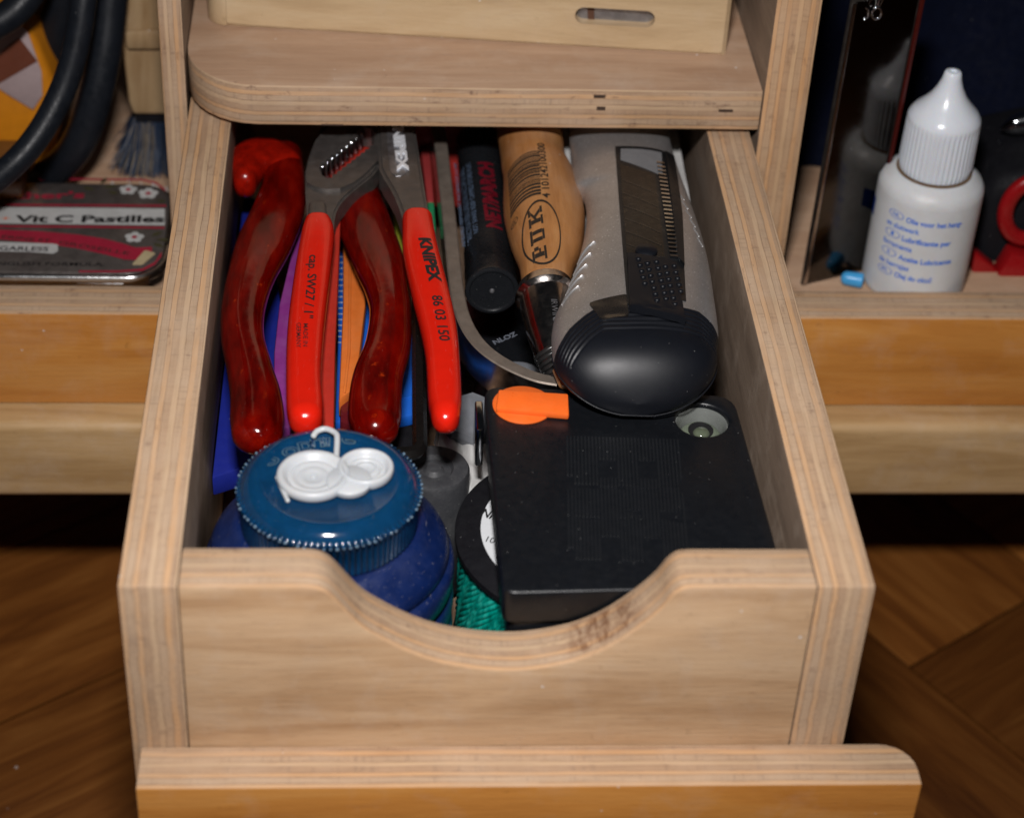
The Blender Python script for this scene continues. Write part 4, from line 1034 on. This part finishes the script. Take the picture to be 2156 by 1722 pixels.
# red box at the back of the drawer and white papers behind the handle
o = obj('red_box', box(5.6, 9.6, 21.5, 25.5, -4.5, -1.6, .1), plain('dull_red_card', (.30, .02, .015), .5, dust=.2), None, (7.6, 23.5, -4.5), smooth=35)
tag(o, 'dull red box at the dark back of the drawer behind the marker', 'box')
o = sheet('paper_leaflet', [Vector((9.7, 14.2, -2.7)), Vector((13.9, 14.2, -2.7)), Vector((13.9, 25, -1.7)), Vector((9.7, 25, -1.7))], 0, 'white folded leaflet under the silver utility knife', 'leaflet', MAT['paper'], .35, seed=5)
# darker odds and ends at the bottom
o = obj('black_pouch', lathe([(0, 0), (1.6, 0), (1.9, .3), (1.9, 1.2), (1.5, 1.7), (0, 1.8)], (9.5, 9.2, -6.6), n=40), MAT['blk_matte'], None, (9.5, 9.2, -6.6), smooth=50)
tag(o, 'black pouch at the bottom of the drawer beneath the saw ferrule', 'pouch')

o = obj('dark_filler', box(6.8, 11.2, 11.2, 17.5, -6.86, -5.0, .1), plain('black_filler_plastic', (.008, .009, .011), .3, 0, dust=.4, coat=.2), None, (9, 14, -6.86), smooth=35)  # added dark box, blackens the gap where the pale bottom would show
tag(o, 'added dark tray at the bottom of the drawer beneath the black marker', 'filler')
# ================================================================== TIN
zt = -4.32
tr0, tr1 = at(-40, 600, z=-4.4), at(352, 372, z=zt)
TN = thing('pastille_tin', (-4, 20, -5.2), 'flat hinged metal pastille tin with a printed floral lid, in the left compartment', 'tin')
x0, x1, y0, y1 = -9.4, -.76, 17.47, 22.45
MAT['tin'] = plain('bare_tin_metal', (.60, .60, .60), .22, 1., dust=.1, mottle=.1)
MAT['tinlid'] = plain('printed_tin_lid', (.095, .080, .074), .38, .35, dust=.15, mottle=.4, smudge=.5, smudge_col=(.18, .165, .15), bump=.08, coat=.2)
obj('base', prism(rrect(x0+.1, x1-.1, y0+.08, y1-.08, 1.0, 10), .5, ident(-5.2), r=.08, ang=50), MAT['tin'], TN, smooth=40)
obj('lid_rim', prism(rrect(x0, x1, y0, y1, 1.1, 12), .30, ident(-4.69), r=.09, seg=4, ang=50), MAT['tin'], TN, smooth=50)
LD = obj('lid', prism(rrect(x0+.14, x1-.14, y0+.14, y1-.14, 1.0, 12), .07, ident(-4.39), r=.03, ang=50), MAT['tinlid'], TN, smooth=40)
MAT['crim'] = plain('crimson_print', (.34, .015, .04), .4, .1, dust=.1, smudge=.2, smudge_col=(.2, .06, .07))
MAT['tinwhite'] = plain('cream_print', (.48, .48, .47), .4, 0, dust=.05, smudge=.2, smudge_col=(.3, .28, .24))
ZL = zt+.004
def flat(poly, z=ZL, h=.006): return prism(poly, h, ident(z))
def fl(px, py): return tuple(at(px, py, z=ZL).xy)
def ribbon(rows, z=ZL, h=.006):
    """rows: list of (x, ytop, ybottom) px"""
    bm = bmesh.new(); t_ = [Vector(fl(a_, b_)).to_3d() for a_, b_, c_ in rows]; b_ = [Vector(fl(a_, c_)).to_3d() for a_, q_, c_ in rows]
    vt = [bm.verts.new((p.x, p.y, z+h)) for p in t_]; vb_ = [bm.verts.new((p.x, p.y, z+h)) for p in b_]
    for i in range(len(vt)-1): bm.faces.new((vb_[i], vb_[i+1], vt[i+1], vt[i]))
    return bm
obj('white_band', ribbon([(-180, 437, 469), (0, 437, 471), (180, 438, 473), (347, 440, 475)]), MAT['tinwhite'], LD)
b = ribbon([(-180, 430, 434), (0, 430, 434), (180, 431, 435), (350, 432, 436)]); join(b, ribbon([(-180, 474, 478), (0, 475, 479), (180, 476, 480), (347, 478, 482)]))
join(b, ribbon([(80, 376, 380), (180, 376, 380), (300, 377, 381), (330, 384, 389), (348, 398, 404)]))
join(b, ribbon([(166, 570, 574), (250, 570, 574), (300, 566, 571), (326, 552, 558), (340, 530, 540)]))
join(b, ribbon([(-180, 484, 500), (0, 484, 505), (80, 487, 512), (160, 494, 523), (220, 503, 536), (262, 514, 547), (285, 522, 548), (320, 520, 534)], z=ZL+.001))
obj('crimson_print', b, MAT['crim'], LD)
def tline(s, p, q, h, bold, up=(0, 1, 0), z=ZL+.012):
    return write(s, at(*p, z=z), at(*q, z=z), h, up, bold=bold, lift=.001)
TI = [("ther's", (28, 419), (178, 417), .36, .03, 'crim'), ('Vit C Pastilles', (30, 468), (346, 468), .36, .035, 'ink'), ('+', (2, 463), (20, 463), .16, .02, 'orange'),
      ('GARLESS', (-2, 527), (101, 529), .22, .02, 'ink'), ('ENGLISH FORMULA', (-20, 558), (216, 560), .17, .01, 'ink')]
obj('rolled_end', ribbon([(-60, 508, 527), (0, 510, 530), (60, 512, 531), (112, 514, 535), (122, 516, 530)], z=ZL+.003), MAT['tinwhite'], LD)
obj('rolled_end', prism(rpoly([fl(278, 558), fl(300, 558), fl(328, 534), fl(305, 528)], .05), .02, ident(ZL)), plain('straw_print', (.42, .34, .2), .5), LD)
for s, p, q, h, bo, mt in TI:
    obj('lettering', tline(s, p, q, h, bo), MAT[mt], LD)
for i, (s, p, q) in enumerate((('ÉRINE', (2, 502), (72, 508)), ('ET', (80, 508), (104, 511)), ('GROSEILLE', (122, 513), (270, 537)))):
    obj('lettering', tline(s, p, q, .17, .01), plain('brown_ink', (.05, .02, .02), .5, dust=0, bump=0) if i == 0 else bpy.data.materials['brown_ink'], LD)
def flower(px, py, r):
    bm = bmesh.new(); c = Vector(fl(px, py))
    for k in range(5):
        a = 2*PI*k/5+.3; cc = c+Vector((math.cos(a), math.sin(a)))*r*.62
        join(bm, flat([(cc.x+r*.42*math.cos(t*PI/8), cc.y+r*.42*math.sin(t*PI/8)) for t in range(16)], ZL+.0015*k))
    o = obj('flower_print', bm, MAT['tinwhite'], LD)
    cb_ = flat([(c.x+r*.3*math.cos(t*PI/6), c.y+r*.3*math.sin(t*PI/6)) for t in range(12)], ZL+.012)
    obj('flower_centre_print', cb_, MAT['crim'], LD)
flower(270, 400, .26); flower(312, 408, .29); flower(283, 500, .27)
lf = bmesh.new()
for (x_, y_, a, l_) in ((215, 396, .3, .5), (200, 402, 2.6, .45), (212, 388, 1.2, .4), (226, 402, -.5, .4), (318, 498, .7, .4), (328, 506, .1, .4), (322, 512, -.6, .4), (330, 422, -.3, .3)):
    c = Vector(fl(x_, y_)); d = Vector((math.cos(a), math.sin(a))); n_ = Vector((-d.y, d.x))
    join(lf, flat([tuple(c), tuple(c+d*l_*.5+n_*.09), tuple(c+d*l_), tuple(c+d*l_*.5-n_*.09)], ZL+.002))
obj('leaf_print', lf, plain('dark_olive_print', (.05, .045, .02), .5), LD)
obj('opening_tab', box(-3.2, -1.9, 17.45, 17.6, -4.72, -4.60, .03), MAT['tin'], TN, smooth=35)

# ================================================================== CABLES, YELLOW CASE, BRUSH
MAT['cable'] = plain('black_rubber_cable', (.008, .010, .014), .42, 0, dust=.35, dust_scale=14, mottle=.3, bump=.3, bscale=20, scratch=.05, spec=.3)
def cable(rows, y_or, r, lab, name='power_cable', m_=140):
    P = [tuple(at(a_, b_, y=c_)) for a_, b_, c_ in rows]
    o = obj(name, tube(P, r, m_, 20), MAT['cable'], None, P[-1], smooth=60); tag(o, lab, 'cable', 'black cable loops in the left compartment'); return o
cable([(-420, 300, 23.5), (-400, 0, 24), (-330, -300, 24.5), (-160, -540, 24.5), (60, -540, 24), (196, -330, 23), (186, -120, 22.2), (176, 0, 21.5), (160, 100, 21), (132, 190, 20.5), (84, 280, 19.8), (24, 350, 19.2), (-60, 410, 18.8), (-160, 450, 18.6)], 0, .37, 'nearest black cable loop curving down across the pastille tin')
cable([(-300, 250, 25), (-290, -60, 25.5), (-210, -360, 26), (-20, -560, 26), (170, -520, 25.5), (250, -330, 24.5), (240, -100, 24), (230, 20, 23.5), (218, 120, 23), (196, 220, 22.6), (160, 310, 22.5), (100, 370, 23), (20, 400, 23.8), (-80, 380, 24)], 0, .50, 'thick black cable loop behind the nearest loop, beside the brush')
cable([(200, -330, 26), (150, -80, 26), (120, 60, 26), (108, 150, 26.5), (98, 220, 27), (60, 300, 28), (-20, 340, 28)], 0, .5, 'black cable loop deepest in the left compartment, above the yellow case')
cable([(-160, 80, 22), (-60, 70, 22.5), (10, 40, 23), (60, -10, 23.5), (90, -80, 24), (100, -200, 24)], 0, .45, 'black cable crossing the top left corner over the yellow case')
MAT['ycase'] = plain('orange_yellow_plastic', (.62, .22, .01), .4, 0, dust=.1, mottle=.15)
yc = thing('yellow_case', at(20, 300, y=24.5), 'orange yellow plastic case with a pale pink label, behind the black cables at left', 'case')
def pgy(pts, y): return [(p.x, p.z) for p in (at(a_, b_, y=y) for a_, b_ in pts)]
FY = lambda y: (Vector((0, y, 0)), Vector((1, 0, 0)), Vector((0, 0, 1)), Vector((0, 1, 0)))
obj('shell', prism(pgy([(-120, -20), (30, 30), (75, 90), (110, 170), (130, 260), (105, 350), (40, 390), (-120, 400)], 24.5), 4, FY(24.5), r=.35, seg=4, ang=40), MAT['ycase'], yc, smooth=50)
obj('label', prism(pgy([(-60, 230), (-60, 40), (22, 22), (60, 70), (88, 150), (90, 200), (70, 230), (20, 200), (-10, 180)], 24.46), .05, FY(24.40), r=.02), plain('pale_pink_label', (.40, .31, .31), .5, dust=.05), yc, smooth=35)
obj('brown_stripe', prism(pgy([(-60, 210), (-60, 165), (40, 80), (78, 130)], 24.36), .03, FY(24.36)), plain('red_brown_print', (.14, .04, .02), .5), yc)
obj('ridge', prism(pgy([(-120, 250), (20, 330), (60, 350), (40, 392), (-120, 400)], 24.3), .4, FY(24.1), r=.15, ang=40), MAT['ycase'], yc, smooth=50)
o = obj('amber_block', box(-9, -5.15, 21.2, 23.6, -4.2, -3.6, .1), plain('amber_plastic', (.16, .06, .01), .3, dust=.2), None, (-7, 22.4, -4.2), smooth=30)
tag(o, 'amber plastic block resting on the back corner of the pastille tin', 'block')
# brush
YB = 24.6
def b3(px, py): return at(px, py, y=YB)
bb0 = b3(308, 300)
BRS = thing('bench_brush', (bb0.x, YB, -5.2), 'bench brush with a pale wooden block and blue grey bristles, upright beside the left divider', 'brush')
q = [b3(247, -120), b3(356, -120), b3(357, 0), b3(356, 80), b3(356, 170), b3(356, 243), b3(280, 243), b3(270, 215), b3(258, 110), b3(250, 0)]
blk = prism([(p.x, p.z) for p in q], 1.8, FY(YB), r=.12, seg=3, ang=25)
obj('block', blk, MAT['pine_v'], BRS, smooth=40)
q = [b3(276, 96), b3(352, 92), b3(353, 100), b3(277, 104)]
obj('step', prism([(p.x, p.z) for p in (b3(262, 60), b3(355, 56), b3(355, 98), b3(268, 98))], .25, FY(YB-.25), r=.1, ang=25), MAT['pine_v'], BRS, smooth=40)
cl = b3(318, 258); 
obj('ferrule', box(b3(283, 250).x, b3(352, 250).x, YB+.2, YB+1.7, b3(300, 274).z, b3(300, 240).z, .04), MAT['blk_matte'], BRS)
br = bmesh.new(); rnd = random.Random(9)
xb0, xb1 = b3(280, 270).x, b3(354, 270).x; zb0 = b3(300, 270).z
for i in range(2600):
    u, v = rnd.random(), rnd.random(); x_ = xb0+(xb1-xb0)*u; y_ = YB+.2+1.5*v-.1
    dx_ = (u-.6)*.9+rnd.gauss(0, .12); dy_ = (v-.6)*1.2+rnd.gauss(0, .12); zb1 = -5.17+abs(rnd.gauss(0, .12))+(.25 if u < .1 else 0)
    P = [(x_, y_, zb0+.1), (x_+dx_*.4, y_+dy_*.4, (zb0+zb1)/2), (x_+dx_, y_+dy_, zb1)]
    p0, p1, p2 = [Vector(p) for p in P]; wv = Vector((rnd.uniform(-1, 1), rnd.uniform(-1, 1), 0)).normalized()*.013
    vs = [br.verts.new(p) for p in (p0-wv, p0+wv, p1+wv, p2+wv, p2-wv, p1-wv)]
    f1 = br.faces.new((vs[0], vs[1], vs[2], vs[5])); f2 = br.faces.new((vs[5], vs[2], vs[3], vs[4]))
    k = 0 if rnd.random() < .8 else 1; f1.material_index = f2.material_index = k
# keep bristles as they are (open strips)
obj('bristles', br, [plain('blue_bristle', (.014, .028, .06), .5, dust=.1), plain('tan_bristle', (.20, .16, .11), .6)], BRS)
o = obj('sawdust', box(-2.9, -.9, 22.7, 23.3, -5.199, -5.16, 0), MAT['paper'], None, (-2, 23, -5.2)); 
sd = bmesh.new()
for i in range(260):
    a = rnd.gauss(0, 1); b_ = rnd.gauss(0, 1); c = Vector((-2.0+a*.45, 23.2+b_*.28, -5.185))
    bmesh.ops.create_icosphere(sd, subdivisions=1, radius=rnd.uniform(.015, .06), matrix=Matrix.Translation(c))
bpy.data.objects.remove(o)
o = obj('sawdust', sd, MAT['paper'], None, (-2, 23, -5.2)); o['kind'] = 'stuff'

# ================================================================== RIGHT COMPARTMENT
OC = Vector((20.92, 18.95, -5.2))
OB = thing('oil_bottle', OC, 'white plastic oil bottle with a pointed ribbed cap and blue printing, in the right compartment', 'bottle')
MAT['bottle'] = plain('white_oil_bottle', (.64, .655, .67), .38, 0, dust=.0, mottle=.04, smudge=.16, smudge_col=(.42, .34, .24), sss=.25)
MAT['bcap'] = plain('white_cap_plastic', (.74, .78, .84), .22, 0, dust=.0, mottle=.03, smudge=.10, smudge_col=(.5, .45, .38), sss=.25, coat=.2)
bb = lathe([(0, 0), (1.42, 0), (1.49, .08), (1.50, .2), (1.50, 3.25), (1.48, 3.42), (1.38, 3.6), (1.2, 3.74), (1.1, 3.8), (0, 3.85)], OC, n=96); TBt = tree(bb)
BO = obj('body', bb, MAT['bottle'], OB, smooth=60)
def rp(k, a): return 0
def bcap_r(k, a):
    j = int(round(a/(2*PI)*264)) % 6
    return (-.045 if j in (0,) else (-.025 if j in (1, 5) else 0)) if 2 <= k <= 3 else 0
cpb = lathe([(0, 3.86), (1.0, 3.86), (1.05, 3.92+.18), (1.03, 5.25), (1.03, 5.42), (1.0, 5.55), (.88, 5.72), (.68, 5.92), (.5, 6.15), (.36, 6.42), (.27, 6.68), (.235, 6.86), (.2, 6.91), (.11, 6.91), (.09, 6.86), (0, 6.86)], OC, n=264, ripple=bcap_r)
obj('cap', cpb, MAT['bcap'], OB, smooth=60)
obj('neck_dirt_ring', lathe([(1.02, 3.80), (1.07, 3.80), (1.07, 3.835), (1.02, 3.835)], OC, n=48), plain('brown_grime', (.16, .10, .055), .8), OB)
MAT['bluep'] = plain('blue_print', (.035, .17, .70), .4, dust=0, bump=0)
def on_bottle(px, py):
    d = (at(px, py, y=17.6)-CAM).normalized(); h_ = TBt.ray_cast(CAM, d)[0]
    return (math.atan2(h_.x-OC.x, -(h_.y-OC.y)), h_.z)
def wrap(bm, f_):
    for _ in range(2):
        es = [e for e in bm.edges if e.calc_length() > .15]
        if es: bmesh.ops.subdivide_edges(bm, edges=es, cuts=1)
        bmesh.ops.triangulate(bm, faces=bm.faces)
    for v in bm.verts:
        a, z_ = f_(v.co.x, v.co.y); v.co = Vector((OC.x+1.508*math.sin(a), OC.y-1.508*math.cos(a), z_))
    return bm
def bot_text(s, p, q, h, bold=.0):
    a0, z0 = on_bottle(*p); a1, z1 = on_bottle(*q); z1 = z0*.6+z1*.4; z0 = z1
    bm, x0, x1 = text_bm(s, bold)
    return wrap(bm, lambda x_, y_: (a0+(a1-a0)*(x_-x0)/(x1-x0), z0+y_/.7*h))
B_ = lambda cx, cy: (1780+.1287*cx, 427.7+.1287*cy)
for s, p, q, bo in (('Olie voor het hang-', (990, 305), (1900, 372), .016), ('en sluitwerk', (680, 320), (1205, 520), .006), ('Lubrificante per', (920, 605), (1715, 700), .016), ('ferramenta', (620, 610), (1080, 805), .006),
                    ('Aceite Lubricante', (860, 915), (1720, 980), .016), ('de herrajes', (555, 915), (1030, 1105), .006), ('Olej do okuć', (795, 1195), (1405, 1305), .012)):
    obj('lettering', bot_text(s, B_(*p), B_(*q), .165, bo+.012), MAT['bluep'], BO)
for s, cx, cy in (('NL', 835, 185), ('I', 770, 488), ('E', 710, 785), ('PL', 645, 1080)):
    a0, z0 = on_bottle(*B_(cx, cy)); w_ = .075 if len(s) > 1 else .03
    bm, x0, x1 = text_bm(s, .01)
    obj('lettering', wrap(bm, lambda x_, y_: (a0-w_+2*w_*(x_-x0)/(x1-x0), z0-.065+y_/.7*.13)), MAT['bluep'], BO)
    rg = bmesh.new(); vo = []; vi = []
    for i in range(36):
        t = 2*PI*i/36
        for k, lst in ((1, vo), (.89, vi)):
            a = a0+.17*k*math.cos(t); lst.append(rg.verts.new((OC.x+1.508*math.sin(a), OC.y-1.508*math.cos(a), z0+.13*k*math.sin(t))))
    for i in range(36): rg.faces.new((vo[i], vo[(i+1) % 36], vi[(i+1) % 36], vi[i]))
    obj('country_oval', rg, MAT['bluep'], BO)
# printing on the side that faces the mirror
bm = bmesh.new()
for (a0, a1, z0, z1) in ((-2.2, -1.58, 2.2, 2.8),):
    vs = [bm.verts.new((x_, y_, 0)) for x_, y_ in ((a0, z0), (a1, z0), (a1, z1), (a0, z1))]; bm.faces.new(vs)
obj('blue_print_block', wrap(bm, lambda x_, y_: (x_, OC.z+y_)), plain('dark_blue_print', (.01, .05, .32), .4, dust=0), BO)
# steel plate leaning on the divider, mirror bright
m0, m1 = at(1690, 604, z=-5.2), at(1826, 571, z=-5.2)
mu = (m1-m0).normalized(); ML = (m1-m0).length; mn = Vector((mu.y, -mu.x, 0))
MR = thing('steel_scraper', m0+mu*ML/2, 'tall mirror-bright steel plate with dark edges standing beside the divider, left of the white bottle', 'steel plate')
tilt = Vector((.02, .02, 1)).normalized()
fm_ = (m0, mu, tilt, -mn)
MAT['mirror'] = plain('dusty_mirror_steel', (.085, .08, .075), .12, 1., dust=.35, dust_scale=5, mottle=.15, bump=.03, smudge=.25, smudge_col=(.16, .14, .13))
obj('plate', prism([(.12, .15), (ML-.12, .15), (ML-.12, 9), (.12, 9)], .05, (m0+mn*.02, mu, tilt, -mn)), MAT['mirror'], MR)
obj('frame', prism([(0, 0), (ML, 0), (ML, 9.1), (0, 9.1)], .12, (m0-mn*.04, mu, tilt, -mn), r=.03), MAT['dark_steel'], MR, smooth=35)
obj('bright_edge', prism([(.0, .1), (.10, .1), (.10, 9), (.0, 9)], .05, (m0+mn*.05, mu, tilt, -mn), r=.015), MAT['chrome_d'], MR)
obj('red_edge', prism([(ML-.04, .1), (ML+.05, .1), (ML+.08, 9), (ML-.04, 9)], .1, (m0+mn*.08, mu, tilt, -mn), r=.02), plain('dark_red_edge', (.06, .006, .004), .35, dust=.1), MR)
# little rings modelled in place of loops reflected in the plate
for i, (px, py) in enumerate(((1818, 30), (1845, 30))):
    c = at(px, py, z=-5.2+8); c = m0+mu*(ML*.45+i*.32)+tilt*6.05+mn*.1
    c = at(px, py, y=(m0+mu*ML*.6).y-.15)
    P = [tuple(c+Vector((.13*math.cos(a*PI/8), -.02, .17*math.sin(a*PI/8)+.03))) for a in range(17)]
    o = obj('wire_loop', tube(P, .035, 40, 10), MAT['chrome'], None, c, smooth=60)
    tag(o, ('left' if i == 0 else 'right')+' one of two small silver wire loops standing in for a reflection in the bright steel plate', 'wire loop', 'silver wire loops')
    for k in range(3):
        q0_ = c+Vector((-.05+.05*k, 0, .2)); q1_ = c+Vector((-.25+.28*k+(.0 if i else .2), .05, 1.6))
        obj('wire_stem', tube([tuple(q0_), tuple((q0_+q1_)/2+Vector((.05, 0, 0))), tuple(q1_)], .02, 16, 8), MAT['chrome'], o, smooth=60)
# blue pen cap
pc = at(1800, 590, z=-4.95)
o = obj('pen_top', sweep([tuple(pc+Vector((-.22, .1, 0)))+(.2, .2), tuple(pc+Vector((.2, -.02, 0)))+(.22, .22)], 12, 20, 2.2, r0=.18, r1=.05), plain('sky_blue_plastic', (.06, .35, .70), .35, dust=.05), None, pc, smooth=60)
tag(o, 'small sky blue plastic pen top between the steel plate and the white bottle', 'pen top')
# black and red hand tool at the right edge
HT = thing('black_red_tool', at(2120, 560, y=19.5), 'black power tool body with red trim at the right edge of the right compartment', 'power tool')
obj('body', prism([(p.x, p.z) for p in (at(2060, 700, y=20), at(2050, 570, y=20), at(2072, 420, y=20), at(2100, 380, y=20), at(2300, 340, y=20), at(2300, 700, y=20))], 4, FY(20), r=.5, seg=4, ang=30), MAT['blk_matte'], HT, smooth=50)
rc = at(2172, 440, y=19.7)
P = [tuple(rc+Vector((.78*math.cos(a*PI/12), -.05, 1.0*math.sin(a*PI/12)))) for a in range(25)]
MAT['redg'] = plain('red_trim_plastic', (.28, .006, .008), .28, 0, dust=.08, mottle=.1, coat=.2)
obj('red_ring', sweep([p+(.24, .2) for p in P], 60, 14, 2.2, up=(0, 1, 0)), MAT['redg'], HT, smooth=60)
obj('red_trim', prism([(p.x, p.z) for p in (at(2052, 610, y=19.4), at(2046, 570, y=19.4), at(2052, 530, y=19.4), at(2100, 570, y=19.4), at(2092, 625, y=19.4))], .5, FY(19.4), r=.06, ang=30), MAT['redg'], HT, smooth=35)
obj('red_trim', prism([(p.x, p.z) for p in (at(2090, 640, y=19.2), at(2100, 585, y=19.2), at(2130, 537, y=19.2), at(2300, 570, y=19.2), at(2300, 640, y=19.2))], .7, FY(19.2), r=.10, ang=30), MAT['redg'], HT, smooth=35)
# pliers jaws, silver
SJ = thing('chrome_nippers', at(2150, 310, y=22), 'open chrome nipper jaws above the black and red tool at the right edge', 'nippers')
for (a_, b_, c_) in (((2107, 272), (2150, 262), (2230, 250)), ((2102, 298), (2150, 330), (2230, 380))):
    P = [tuple(at(*a_, y=22))+(.03, .04), tuple((at(*a_, y=22)+at(*b_, y=22))/2)+(.26, .2), tuple(at(*b_, y=22))+(.34, .25), tuple(at(*c_, y=22))+(.45, .3)]
    obj('jaw', sweep(P, 30, 16, 2.2, up=(0, 1, 0), r0=.03, r1=.1), MAT['chrome'], SJ, smooth=60)
# navy cloth bag at the back
def cloth():
    bm = bmesh.new(); n = 60; V = {}
    for i in range(n+1):
        for j in range(n+1):
            u, v = i/n, j/n; x_ = 16.9+24*u; z_ = -5.18+14*v
            y_ = 26+1.0*math.sin(u*6+v*3)+.8*math.sin(u*11-v*7+1)+.5*math.sin(v*13+u*4)-2.2*(1-v)**3+.25*math.sin(u*30+v*17)
            V[i, j] = bm.verts.new((x_, y_, z_))
    for i in range(n):
        for j in range(n): bm.faces.new((V[i, j], V[i+1, j], V[i+1, j+1], V[i, j+1]))
    bmesh.ops.recalc_face_normals(bm, faces=bm.faces); bmesh.ops.solidify(bm, geom=bm.faces, thickness=.15)
    return bm
o = obj('cloth_bag', cloth(), plain('navy_cloth', (.0025, .004, .013), .9, 0, spec=.1, dust=.15, dust_scale=6, mottle=.3, bump=.5, bscale=30), None, (28, 26, -5.2), smooth=60)
tag(o, 'dark navy cloth bag slumped at the back of the right compartment', 'cloth bag')
